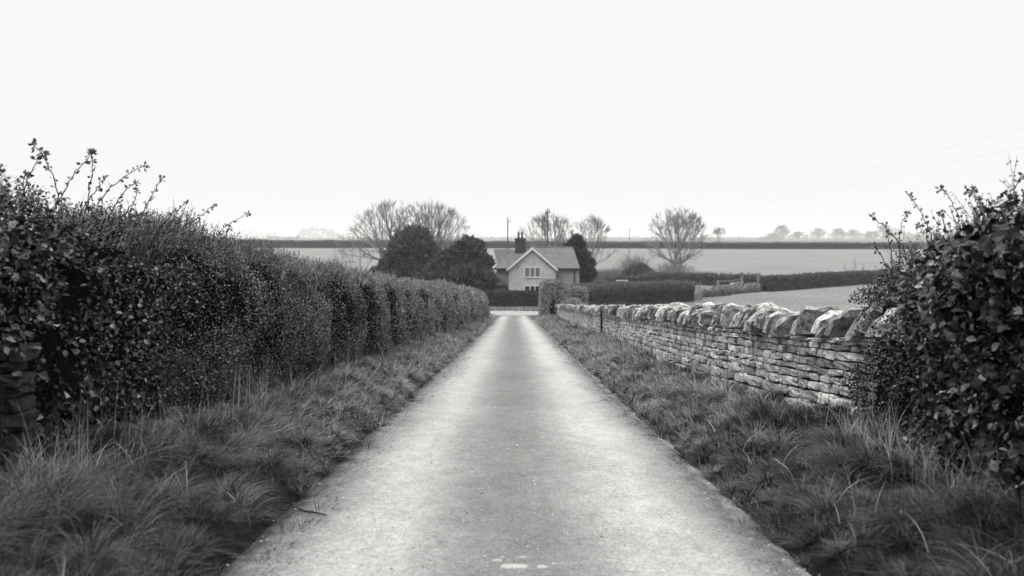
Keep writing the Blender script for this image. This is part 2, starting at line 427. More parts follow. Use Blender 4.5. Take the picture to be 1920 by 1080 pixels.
# ------------------------------------------------------------------ hedges
class Hedge:
    """a rounded hedge along a polyline (x, d); front face on the left of the direction of travel when side=+1"""
    def __init__(s, pts, height, width, side, r=.45, end0=.0, end1=.8, bump=.12, bfreq=.7, seed=1, base=None, scallop=None, zs=G):
        s.p = np.array(pts, float); dl = np.linalg.norm(np.diff(s.p, axis=0), axis=1); s.cum = np.concatenate([[0], np.cumsum(dl)])
        s.L = s.cum[-1]; s.hf = height; s.wf = width if callable(width) else (lambda y: width); s.side = side; s.r = r
        s.e0, s.e1, s.bump, s.bf, s.seed, s.scal, s.zs = end0, end1, bump, bfreq, seed, scallop, zs
    def at(s, q):
        return np.stack([np.interp(q, s.cum, s.p[:, 0]), np.interp(q, s.cum, s.p[:, 1])], -1)
    def surf(s, q, t, inset=0.):
        """q along, t in 0..1 round the section (front foot, top, back foot)"""
        q = np.asarray(q, float); c = s.at(q)
        tan = norm(s.at(np.minimum(q + .6, s.L)) - s.at(np.maximum(q - .6, 0)))
        back = np.stack([tan[:, 1], -tan[:, 0]], -1) * (-s.side)      # from front to back
        H = s.hf(c[:, 1]) if callable(s.hf) else np.full(len(q), s.hf)
        W = s.wf(c[:, 1]) * np.ones(len(q)); e = np.ones(len(q))
        if s.e0: k = np.clip((s.e0 - q) / s.e0, 0, 1); e = e * np.sqrt(np.maximum(1 - k ** 2.4, 0))
        if s.e1: k = np.clip((q - (s.L - s.e1)) / s.e1, 0, 1); e = e * np.sqrt(np.maximum(1 - k ** 2.4, 0))
        r = np.minimum(s.r, np.minimum(H, W) * .48)
        l1 = H - r; la = r * math.pi / 2; l2 = W - 2 * r; tot = 2 * l1 + 2 * la + l2
        a = np.asarray(t) * tot
        o = np.zeros(len(q)); h = np.zeros(len(q)); no = np.zeros(len(q)); nh = np.zeros(len(q))
        k = a < l1; o[k] = 0; h[k] = a[k]; no[k] = -1
        b = a - l1; k = (b >= 0) & (b < la); th = b / r
        o = np.where(k, r - r * np.cos(th), o); h = np.where(k, H - r + r * np.sin(th), h); no = np.where(k, -np.cos(th), no); nh = np.where(k, np.sin(th), nh)
        b2 = b - la; k = (b2 >= 0) & (b2 < l2); o = np.where(k, r + b2, o); h = np.where(k, H, h); no = np.where(k, 0, no); nh = np.where(k, 1, nh)
        b3 = b2 - l2; k = (b3 >= 0) & (b3 < la); th = b3 / r
        o = np.where(k, W - r + r * np.sin(th), o); h = np.where(k, H - r + r * np.cos(th), h); no = np.where(k, np.sin(th), no); nh = np.where(k, np.cos(th), nh)
        b4 = b3 - la; k = b4 >= 0; o = np.where(k, W, o); h = np.where(k, H - r - b4, h); no = np.where(k, 1, no); nh = np.where(k, 0, nh)
        o = W / 2 + (o - W / 2) * (.12 + .88 * e); h = h * (.45 + .55 * e)
        xy = c + back * o[:, None]
        z0 = s.zs(xy[:, 0], xy[:, 1])
        P = np.stack([xy[:, 0], xy[:, 1], z0 + np.maximum(h, 0)], -1)
        N = norm(np.stack([back[:, 0] * no, back[:, 1] * no, nh], -1) + 1e-6)
        endn = np.zeros_like(N)
        if s.e1: endn[:, :2] += tan * np.clip((q - (s.L - s.e1)) / s.e1, 0, 1)[:, None] ** 2
        if s.e0: endn[:, :2] -= tan * np.clip((s.e0 - q) / s.e0, 0, 1)[:, None] ** 2
        N = norm(N + endn * .9)
        disp = s.bump * fbm(P, s.bf, s.seed, 3)
        if s.scal is not None:
            dd = c[:, 1] + .35 * noise(np.stack([h * 0, h, np.zeros_like(h) + 3], -1), .9, 5)
            gap = np.min(np.abs(dd[:, None] - s.scal[None]), 1); wid = .30 + .010 * c[:, 1]
            sidef = .25 + .75 * smooth(.02, .6, np.abs(no))
            disp = disp + sidef * (-.48 * np.exp(-(gap / wid) ** 2) + .20 * (1 - np.exp(-(gap / (2.6 * wid)) ** 2)))
        foot = np.clip(h / .5, 0, 1)
        return P + N * (disp - inset)[:, None] * (.35 + .65 * foot[:, None]), N, h / np.maximum(H, .1)
    def core(s, name, parent, inset, nq=None, mat_=None):
        nq = nq or int(max(12, min(260, s.L / .35))); nt = 26
        Q, T = np.meshgrid(np.linspace(0.001, s.L - .001, nq), np.linspace(0, 1, nt), indexing='ij')
        P, N, _ = s.surf(Q.ravel(), T.ravel(), inset)
        i = np.arange(nq - 1)[:, None] * nt + np.arange(nt - 1)[None]
        f = np.stack([i, i + 1, i + 1 + nt, i + nt], -1).reshape(-1, 4)
        caps = [np.arange(nt)[None], (np.arange(nt)[::-1] + (nq - 1) * nt)[None]]
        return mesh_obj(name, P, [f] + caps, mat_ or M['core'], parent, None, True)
    def sample(s, n, rng, dens=None, tmax=1.0, qmax=None):
        """n surface points; dens(d) relative density"""
        qs = np.linspace(0, s.L if qmax is None else qmax, 400)
        w = dens(s.at(qs)[:, 1]) if dens else np.ones(400)
        if s.e0: w = w * (1 + 4 * np.clip((s.e0 - qs) / s.e0, 0, 1) ** 2)
        if s.e1: w = w * (1 + 4 * np.clip((qs - (s.L - s.e1)) / s.e1, 0, 1) ** 2)
        c = np.concatenate([[0], np.cumsum((w[1:] + w[:-1]) / 2)]); c /= c[-1]
        return np.interp(rng.random(n), c, qs), rng.random(n) * tmax

def leaf_hedge(root, H, n, size, mat_, rng, depth=.28, T=(QUAD_V, QUAD_F), tone=(.1, .9), holes=.25, tmax=1., dens=None, facing=.45,
               name='foliage', keep=None, hfreq=1.6, tpow=1.6, hthr=-.55, lighter=None):
    q, t = H.sample(n, rng, dens, tmax)
    dp = rng.random(n) ** 1.6 * depth
    P, N, hh = H.surf(q, t, dp)
    hole = fbm(P, hfreq, H.seed + 90, 2)
    k = (hole > hthr) | (rng.random(n) > holes * 2.2)
    k &= ~((hole < hthr + .3) & (dp < depth * .4) & (rng.random(n) < holes * 2.4))
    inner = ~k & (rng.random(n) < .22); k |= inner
    if keep is not None: k &= keep(P)
    P, N, dp = P[k] - N[k] * (inner[k] * .12)[:, None], N[k], dp[k]
    sz = size(P[:, 1]) if callable(size) else size
    sz = sz * rng.uniform(.6, 1.35, len(P))
    tn = np.clip(tone[0] + (tone[1] - tone[0]) * (rng.random(len(P)) ** tpow * .85 + .14 * (fbm(P, 1.1, H.seed + 5, 2) * .5 + .3)), 0, 1)
    tn = np.where(inner[k], tn * .3, tn)  # leaves in the hollows darkened: inner shade put into their tone
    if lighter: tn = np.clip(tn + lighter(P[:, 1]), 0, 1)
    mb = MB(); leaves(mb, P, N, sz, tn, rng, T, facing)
    return mb.build(name, mat_, root)

def twigs_on(root, H, n, length, rad, rng, tmin, tmax, mat_, leafsize=0, leafmat=None, dens=None, name='sprays', lean=(0, 0, 1), ltone=(.0, .35)):
    """short upright shoots standing proud of a hedge top"""
    q, t = H.sample(n, rng, dens); t = tmin + (tmax - tmin) * rng.random(n)
    P, N, _ = H.surf(q, t, .05)
    dr = norm(N * .5 + np.array(lean) + rng.normal(size=(n, 3)) * .35)
    L = (length(P[:, 1]) if callable(length) else length) * rng.uniform(.3, 1.25, n)
    mid = P + dr * (L * .55)[:, None]; end = mid + norm(dr + rng.normal(size=(n, 3)) * .25) * (L * .45)[:, None]
    rd = rad(P[:, 1]) if callable(rad) else np.full(n, rad)
    mb = MB(); mb.tubes(P, mid, rd, rd * .8, 3, rng.random(n)); mb.tubes(mid, end, rd * .8, rd * .4, 3, rng.random(n))
    if leafsize:
        f = rng.random((n, 8)); Pl = np.where(f[..., None] < .55, P[:, None] + (mid - P)[:, None] * (f / .55)[..., None], mid[:, None] + (end - mid)[:, None] * ((f - .55) / .45)[..., None]).reshape(-1, 3)
        ls = (leafsize(Pl[:, 1]) if callable(leafsize) else leafsize) * rng.uniform(.6, 1.3, len(Pl))
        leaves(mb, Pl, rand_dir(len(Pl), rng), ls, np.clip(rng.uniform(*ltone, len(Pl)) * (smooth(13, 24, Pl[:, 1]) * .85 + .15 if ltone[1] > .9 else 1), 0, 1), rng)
    return mb.build(name, mat_, root)

def shoot(root, pts, rng, leaf=.03, rad=.006, name='shoot', every=.07):
    """an arching bramble shoot: stem plus leaf clusters, thicker towards the tip"""
    P = np.array(pts, float); n = 14
    u = np.linspace(0, 1, n); base = (1 - u)[:, None] ** 2 * P[0] + 2 * (u * (1 - u))[:, None] * P[1] + u[:, None] ** 2 * P[2]
    base += rng.normal(size=base.shape) * .006
    mb = MB(); mb.path(base, np.linspace(rad, rad * .45, n), 5, .1)
    Ln = np.linalg.norm(P[2] - P[0]); m = max(5, int(Ln / every))
    for f in list(np.linspace(.12, .97, m)) + [1.0, .99]:
        c = np.array([np.interp(f, u, base[:, j]) for j in range(3)])
        k = rng.integers(3, 6) if f > .9 else rng.integers(1, 5)
        d = norm(rand_dir(k, rng) + np.array([0, 0, .25]))
        sz = leaf * rng.uniform(.55, 1.25, k)
        st = c + d * (sz * .35)[:, None]
        mb.tubes(np.repeat(c[None], k, 0), st, rad * .35, rad * .3, 3, .1)
        scatter(mb, st, d, rand_dir(k, rng) + np.array([0, -.6, .5]), sz, rng.uniform(.1, .6, k), (LEAF_V, LEAF_F))
    return mb.build(name, M['bramble'], root)

LEAF = (LEAF_V, LEAF_F)

def build_left_hedge():
    rng = np.random.default_rng(11)
    def top(d):     # height of hedge over the bank
        over = np.interp(d, [0, 8, 11, 13.8, 18.5, 28, 45, 70, 90], [.98, .86, .78, .66, .54, .50, .50, .58, .66])
        return over + 1.55 - bank_h(d, -1) + np.maximum(dep(d) - 0, 0) * 0 - (1.55 + .05626 * np.asarray(d) - dep(d))
    ds = np.concatenate([np.arange(2, 20, 1.0), np.arange(20, 90, 3.0)])
    full = [(hedge_x(d), d) for d in ds]
    # near bramble part, leaves large close by and smaller further on
    pts_a = [(hedge_x(d) , d) for d in np.arange(2.0, 14.6, .7)]
    root = thing('bramble_bush', 'huge dark bramble bush with big leaves and long arching shoots overhanging the left verge', 'bush', (hedge_x(8), 8, G(hedge_x(8), 8)))
    Hn = Hedge(pts_a, top, 1.9, 1, r=.6, end0=0, end1=2.4, bump=.42, bfreq=.85, seed=3)
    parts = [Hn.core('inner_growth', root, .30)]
    keep = lambda P: ~((P[:, 1] < 8.75) & (P[:, 2] - zr(P[:, 1]) > .12) & (P[:, 2] - zr(P[:, 1]) < 1.16) & (P[:, 0] > px(40, P[:, 1]) - .22) & (P[:, 0] < px(62, P[:, 1])) & (rng.random(len(P)) < .96))
    lsz = lambda d: np.interp(d, [4, 8, 9.5, 11.5, 14], [.085, .075, .062, .042, .030])
    parts.append(leaf_hedge(root, Hn, 40000, lsz, M['bramble'], rng, depth=.42, T=LEAF, tone=(.0, 1.), holes=.46, tmax=.75, keep=keep, hfreq=1.9, tpow=6.0, hthr=-.22,
                            dens=lambda d: np.interp(d, [2, 6, 8, 11, 14.6], [.1, .5, 1, 2.0, 3.0])))
    parts.append(leaf_hedge(root, Hn, 52000, lambda d: np.interp(d, [6, 10, 14], [.034, .028, .024]), M['bramble'], rng, depth=.4, T=(QUAD_V, QUAD_F), tone=(.0, .8), holes=.46, tmax=.75, tpow=6.0, hfreq=1.9, hthr=-.22,
                            dens=lambda d: np.interp(d, [2, 7, 9, 14], [.1, .5, 1, 2.0]), name='small_leaves', keep=keep))
    parts.append(twigs_on(root, Hn, 1500, .24, .003, rng, .34, .60, M['bramble'], leafsize=.036, name='sprays', dens=lambda d: np.interp(d, [2, 7, 14], [.2, 1, 1.4]), lean=(.15, .1, .9)))
    sh = [((118, 400), (100, 300), (62, 272)), ((40, 370), (55, 310), (82, 292)), ((100, 385), (128, 330), (176, 288)), ((165, 375), (172, 330), (172, 286)),
          ((180, 372), (225, 330), (272, 310)), ((265, 400), (285, 360), (303, 335)), ((205, 395), (225, 360), (252, 342)), ((335, 440), (370, 405), (400, 386)),
          ((375, 470), (410, 425), (464, 401)), ((300, 415), (325, 398), (352, 380)), ((0, 365), (-10, 330), (2, 312)), ((150, 390), (182, 350), (195, 335)),
          ((225, 395), (262, 375), (256, 358)), ((395, 470), (425, 440), (430, 428)), ((60, 380), (35, 350), (48, 330))]
    for a, b, c in sh:
        d0 = 4.0 * F / (CX - a[0]); d0 = float(np.clip(d0, 8.6, 14.2))
        pts = [P3(a[0], a[1] + 12, d0), P3(b[0], b[1], d0 - .1), P3(c[0], c[1], d0 - .25)]
        parts.append(shoot(root, pts, rng, leaf=.042 if d0 < 11 else .036, rad=.0065))
    for p in parts:
        if p: local(p, root.location)
    # clipped hedge beyond
    pts_b = [(hedge_x(d), d) for d in np.concatenate([np.arange(11.4, 30, 1.4), np.arange(30, 90, 3.0)])]
    root = thing('clipped_hedge', 'long clipped small-leaved hedge in rounded bays running down the left of the lane', 'hedge', (hedge_x(30), 30, G(hedge_x(30), 30)))
    Hf = Hedge(pts_b, top, lambda d: np.interp(d, [13, 20, 90], [1.9, 1.8, 1.7]), 1, r=.75, end0=1.6, end1=1.5, bump=.26, bfreq=.75, seed=8, scallop=np.array([19.5, 23, 26.3, 30, 33.2, 36.6, 40.5, 45.5, 51, 56, 62.5, 69, 76, 82.5]))
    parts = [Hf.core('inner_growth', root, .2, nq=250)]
    sz = lambda d: np.maximum(.026, d * .00125)
    parts.append(leaf_hedge(root, Hf, 430000, sz, M['hedge'], rng, depth=.30, tone=(.0, 1.), holes=.36, tmax=.72, hfreq=1.3, tpow=2.7, hthr=-.36, lighter=lambda d: .26 * smooth(20, 40, d),  # far leaves raised in tone: light on the hedge top painted in
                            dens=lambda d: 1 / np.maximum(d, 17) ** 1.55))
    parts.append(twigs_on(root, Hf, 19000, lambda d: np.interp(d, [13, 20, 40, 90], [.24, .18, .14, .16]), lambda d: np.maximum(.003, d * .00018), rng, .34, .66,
                          M['hedge'], leafsize=lambda d: np.maximum(.022, d * .001), dens=lambda d: 1 / np.maximum(d, 14) ** 1.2, lean=(.1, 0, 1.1), ltone=(.25, 1)))  # pale shoot leaves carry the top light in their tone
    for p in parts: local(p, root.location)
build_left_hedge()

def build_right_bush():
    rng = np.random.default_rng(23)
    def top(d):
        over = np.interp(d, [0, 5, 7.3, 8.5, 10, 12], [1.0, .88, .70, .56, .42, .28])
        return over + 1.55 - bank_h(d, 1)
    pts = [(np.interp(d, [2, 4, 6, 7.3, 9.5, 10.4, 12.4], [2.6, 2.62, 2.74, 2.90, 3.14, 3.28, 3.5]), d) for d in np.arange(2.0, 12.3, .6)]
    root = thing('ivy_bush', 'dark leafy bush with thorny shoots smothering the near end of the dry stone wall', 'bush', (3.2, 8, G(3.2, 8)))
    H = Hedge(pts, top, 1.9, -1, r=.6, end0=0, end1=1.1, bump=.36, bfreq=1.0, seed=31)
    parts = [H.core('inner_growth', root, .30)]
    dd = lambda d: np.interp(d, [2, 4, 6, 7.5, 9, 11.2], [.2, .6, .8, 1, 2.0, 2.6])
    parts.append(leaf_hedge(root, H, 36000, lambda d: np.interp(d, [5, 7.5, 8.8, 10, 11], [.09, .078, .060, .036, .028]), M['bramble'], rng, depth=.42, T=LEAF, tone=(0, 1.0), holes=.46, tmax=.8, dens=dd, tpow=6.0, hfreq=1.9, hthr=-.24))
    parts.append(leaf_hedge(root, H, 52000, lambda d: np.interp(d, [6, 10], [.034, .026]), M['bramble'], rng, depth=.36, tone=(0, .85), holes=.46, tmax=.8, dens=dd, tpow=6.0, hfreq=1.9, hthr=-.24, name='small_leaves'))
    parts.append(twigs_on(root, H, 900, .26, .0032, rng, .34, .62, M['bramble'], leafsize=.028, dens=dd, lean=(-.1, 0, .9)))
    sh = [((1760, 475), (1735, 400), (1704, 366)), ((1818, 470), (1795, 380), (1766, 354)), ((1885, 425), (1845, 380), (1815, 360)), ((1872, 450), (1890, 370), (1918, 330)),
          ((1712, 490), (1690, 440), (1632, 405)), ((1680, 515), (1655, 480), (1640, 462)), ((1674, 500), (1672, 460), (1661, 434)), ((1836, 460), (1832, 400), (1829, 354)),
          ((1745, 470), (1742, 430), (1720, 428)), ((1785, 480), (1775, 420), (1762, 400)), ((1855, 450), (1852, 400), (1838, 392)), ((1900, 420), (1915, 390), (1924, 372)),
          ((1668, 560), (1640, 530), (1612, 544)), ((1690, 470), (1680, 430), (1700, 400))]
    for a, b, c in sh:
        d0 = float(np.clip(3.55 * F / (a[0] - CX), 8.0, 10.6))
        parts.append(shoot(root, [P3(a[0], a[1] + 15, d0), P3(b[0], b[1], d0 - .1), P3(c[0], c[1], d0 - .2)], rng, leaf=.034, rad=.0055))
    for p in parts:
        if p: local(p, root.location)
build_right_bush()

def simple_hedge(name, label, pts, height, width, side, n, size, mat_, seed, root_at=None, r=.35, end0=.5, end1=.5, bump=.1, bfreq=.5, tone=(.05, 1), group=None,
                 cat='hedge', twn=0, twl=.2, tmax=1., depth=.2, inset=.15, holes=.15, scallop=None, hfreq=.5, tpow=1.6):
    rng = np.random.default_rng(seed)
    p = np.array(pts, float); c = p[len(p) // 2]
    root = thing(name, label, cat, (c[0], c[1], float(G(c[0], c[1]))), group)
    fine = []
    for a, b in zip(p[:-1], p[1:]):
        for t in np.linspace(0, 1, max(2, int(np.linalg.norm(b - a) / 2)), endpoint=False): fine.append(a + (b - a) * t)
    fine.append(p[-1])
    H = Hedge(fine, height, width, side, r=r, end0=end0, end1=end1, bump=bump, bfreq=bfreq, seed=seed, scallop=scallop)
    parts = [H.core('inner_growth', root, inset), leaf_hedge(root, H, n, size, mat_, rng, depth=depth, tone=tone, holes=holes, tmax=tmax, hfreq=hfreq, tpow=tpow)]
    if twn: parts.append(twigs_on(root, H, twn, twl, lambda d: d * .00016, rng, .25, .75, M['mid_hedge'], leafsize=lambda d: d * .0008, ltone=(.3, 1)))
    for o in parts:
        if o: local(o, root.location)
    return root

def build_hedges():
    d = 134.5
    simple_hedge('clipped_hedge', 'low very dark clipped hedge across the foot of the lane before the cottage', [(px(880, d), d), (px(1030, d), d)], 2.0, 1.2, 1, 30000, .13, M['dark_hedge'], 41, bump=.05, tone=(0, .8), end0=.3, end1=.3)
    # tall pale corner hedge curling round the end of the wall
    simple_hedge('clipped_hedge', 'tall rounded pale-topped hedge block at the far end of the stone wall', [(2.35, 99.5), (2.35, 104), (2.8, 109), (3.8, 113), (6.5, 114.5)], lambda y: np.interp(y, [98, 104, 114], [3.15, 3.45, 3.0]), 2.2, -1, 34000, .13, M['hedge'], 42,
                 r=.7, bump=.12, tone=(.45, 1), end0=.7, end1=.3, twn=900, twl=.22, holes=.04, tpow=1)
    simple_hedge('hedge_mound', 'low pale mound of hedge spilling over the far end of the stone wall', [(3.9, 94), (4.3, 98), (5.4, 100.5), (6.6, 101.5)], lambda y: np.interp(y, [93, 98, 102], [1.45, 1.75, 1.0]), 1.5, -1, 12000, .11, M['hedge'], 43,
                 r=.6, bump=.15, tone=(.45, 1), end0=.7, end1=1.2, cat='hedge', twn=300, twl=.2, holes=.04, tpow=1)
    simple_hedge('clipped_hedge', 'long dark clipped garden hedge with a pale flat top behind the stone wall', [(px(1046, 117), 117), (px(1110, 128), 128), (px(1180, 140), 140), (px(1286, 150), 150)], lambda y: np.interp(y, [117, 128, 140, 150], [3.0, 3.05, 2.7, 2.5]), 1.7, -1, 60000, .14, M['dark_hedge'], 44,
                 r=.6, bump=.22, bfreq=.4, tone=(.05, 1), end0=.4, end1=1.4, twn=5200, twl=.26)
    simple_hedge('garden_hedge', 'low mid-grey hedge behind the garden hedge, beside the white goal frame', [(px(1100, 168), 168), (px(1180, 166), 166), (px(1262, 150), 150)], lambda y: np.interp(y, [150, 168], [1.5, 1.95]), 1.5, -1, 30000, .17, M['mid_hedge'], 45, bump=.15, tone=(.05, .8), end0=.6, end1=.6)
    d = 190
    simple_hedge('field_hedge', 'dark rough hedge behind the rail fence at the edge of the stubble field', [(px(1215, 212), 212), (px(1300, 205), 205), (px(1432, 192), 192)], lambda y: 1.9 + 0 * y, 1.6, -1, 40000, .2, M['dark_hedge'], 46, bump=.3, tone=(.05, 1), end0=1.5, twn=900, twl=.5)
    simple_hedge('field_hedge', 'dark thick hedge along the top of the pale pasture, ending behind the ivy bush', [(px(1422, 175), 175), (px(1540, 192), 192), (px(1660, 210), 210), (px(1780, 232), 232), (px(1960, 262), 262)],
                 lambda y: np.interp(y, [175, 215, 262], [2.45, 2.35, 2.3]), 2.0, -1, 90000, .2, M['dark_hedge'], 47, bump=.35, tone=(.05, 1), end0=.5, end1=.2, twn=900, twl=.4)
    simple_hedge('low_scrub', 'low dark scrubby bank of hedge left of the big spreading tree', [(px(1135, 205), 205), (px(1240, 212), 212)], 1.3, 2.0, -1, 12000, .2, M['mid_hedge'], 48, bump=.5, tone=(0, .6), end0=2, end1=1.5, twn=300, twl=.4)
    simple_hedge('far_hedgerow', 'long thin dark hedgerow crossing the whole view above the stubble field', [(-440, 640), (-150, 580), (60, 540), (400, 468), (640, 430)],
                 lambda y: np.interp(y, [430, 480, 540, 590, 640], [2.5, 2.6, 3.2, 4.2, 4.5]), 5.0, -1, 110000, .62, M['mid_hedge'], 49, r=1.0, bump=.5, bfreq=.12, tone=(0, .45), end0=0, end1=0, depth=.5, inset=.4, tmax=.7)
build_hedges()

# ------------------------------------------------------------------ dry stone walls
def cube_template(cuts):
    bm = bmesh.new(); bmesh.ops.create_cube(bm, size=2.0)
    if cuts: bmesh.ops.subdivide_edges(bm, edges=bm.edges[:], cuts=cuts, use_grid_fill=True)
    bm.verts.ensure_lookup_table()
    V = np.array([v.co[:] for v in bm.verts]); Fq = np.array([[v.index for v in f.verts] for f in bm.faces]); bm.free()
    return V, Fq
def rounded(V, p): return V / (np.sum(np.abs(V) ** p, 1) ** (1 / p))[:, None]
C2 = cube_template(2); C5 = cube_template(6)

def stones(mb, C, dims, X, Y, Z, tones, rng, p=11, rough=.12):
    """C centres, dims half sizes (m,3), X/Y/Z axis vectors per stone"""
    TV = rounded(C2[0], p); m = len(C); k = len(TV)
    V = TV[None] * dims[:, None]
    V = V * (1 + rough * rng.normal(size=(m, k, 1)) * .5)
    sk = rng.normal(size=(m, 2)) * .12           # skewed ends
    V[..., 0] += V[..., 2] * sk[:, :1]; V[..., 2] += V[..., 0] * sk[:, 1:] * .25
    W = C[:, None] + V[..., :1] * X[:, None] + V[..., 1:2] * Y[:, None] + V[..., 2:] * Z[:, None]
    fs = (np.arange(m)[:, None, None] * k + C2[1][None]).reshape(-1, 4)
    mb.add(W.reshape(-1, 3), fs, np.repeat(tones, k))

def wall_body(d0, d1, base_lift, height, thick, xf, rng, course=.100, dark_near=None):
    """both faces of a dry stone wall along y"""
    mb = MB(); UP = np.array([0, 0, 1.])
    for face in (0, 1):
        z = 0.; 
        courses = []
        while z < height - .03:
            h = course * rng.uniform(.65, 1.55); courses.append((z, min(h, height - z))); z += h
        for ci, (z0, h) in enumerate(courses):
            ds = [d0]; 
            while ds[-1] < d1:
                l = h * rng.uniform(1.6, 7.5)
                if ci == len(courses) - 1: l *= 1.5
                ds.append(ds[-1] + l)
            ds = np.array(ds); c = (ds[:-1] + ds[1:]) / 2; L = np.diff(ds); m = len(c)
            t = np.stack([xf(c + .2) - xf(c - .2), np.full(m, .4), zr(c + .2) - zr(c - .2)], -1); Yt = norm(t)
            Nx = norm(np.stack([-Yt[:, 1], Yt[:, 0], 0 * c], -1))        # towards the lane
            wob = .016 * noise2(c, c * 0 + ci * .6, .9, 77) + .03 * noise2(c, c * 0, .25, 78)
            batter = .05 * (z0 / height)
            off = (0. if face == 0 else -thick) + (-batter if face == 0 else batter)
            hs = h * rng.uniform(.84, 1.03, m)
            dp = .085 + rng.normal(size=m) * .012
            if ci == len(courses) - 1: off = off + (.02 if face == 0 else -.02)
            C = np.stack([xf(c), c, zr(c) + base_lift(c) + z0 + hs / 2 + wob], -1) + Nx * (off + (-dp if face == 0 else dp) + rng.normal(size=m) * .010)[:, None]
            ton = np.clip(.46 + .18 * rng.normal(size=m) + .12 * noise2(c, c * 0 + ci, .8, 5), .02, 1)
            bright = rng.random(m) < .035; ton[bright] = rng.uniform(.85, 1, bright.sum())
            dims = np.stack([(L - .045) / 2, dp, hs / 2 * .93], -1)
            ang = rng.normal(size=m) * .014
            Yr = norm(Yt + UP * ang[:, None]); Zr = norm(np.cross(np.cross(Yr, UP), Yr))
            stones(mb, C, dims, Yr, Nx, Zr, ton, rng)
    return mb

def wall_core(d0, d1, base_lift, height, thick, xf, inset=.07):
    ds = np.linspace(d0, d1, int((d1 - d0) / .8) + 2); 
    V = []
    for off, z in ((-inset, -.3), (-inset - .04, height - .03), (-thick + inset + .04, height - .03), (-thick + inset, -.3)):
        V.append(np.stack([xf(ds) - off, ds, zr(ds) + base_lift(ds) + z], -1))
    n = len(ds); V = np.concatenate(V); i = np.arange(n - 1)
    f = [np.stack([k * n + i, k * n + i + 1, ((k + 1) % 4) * n + i + 1, ((k + 1) % 4) * n + i], -1) for k in range(4)]
    return V, np.concatenate(f), np.array([[0, n, 2 * n, 3 * n], [4 * n - 1, 3 * n - 1, 2 * n - 1, n - 1]])

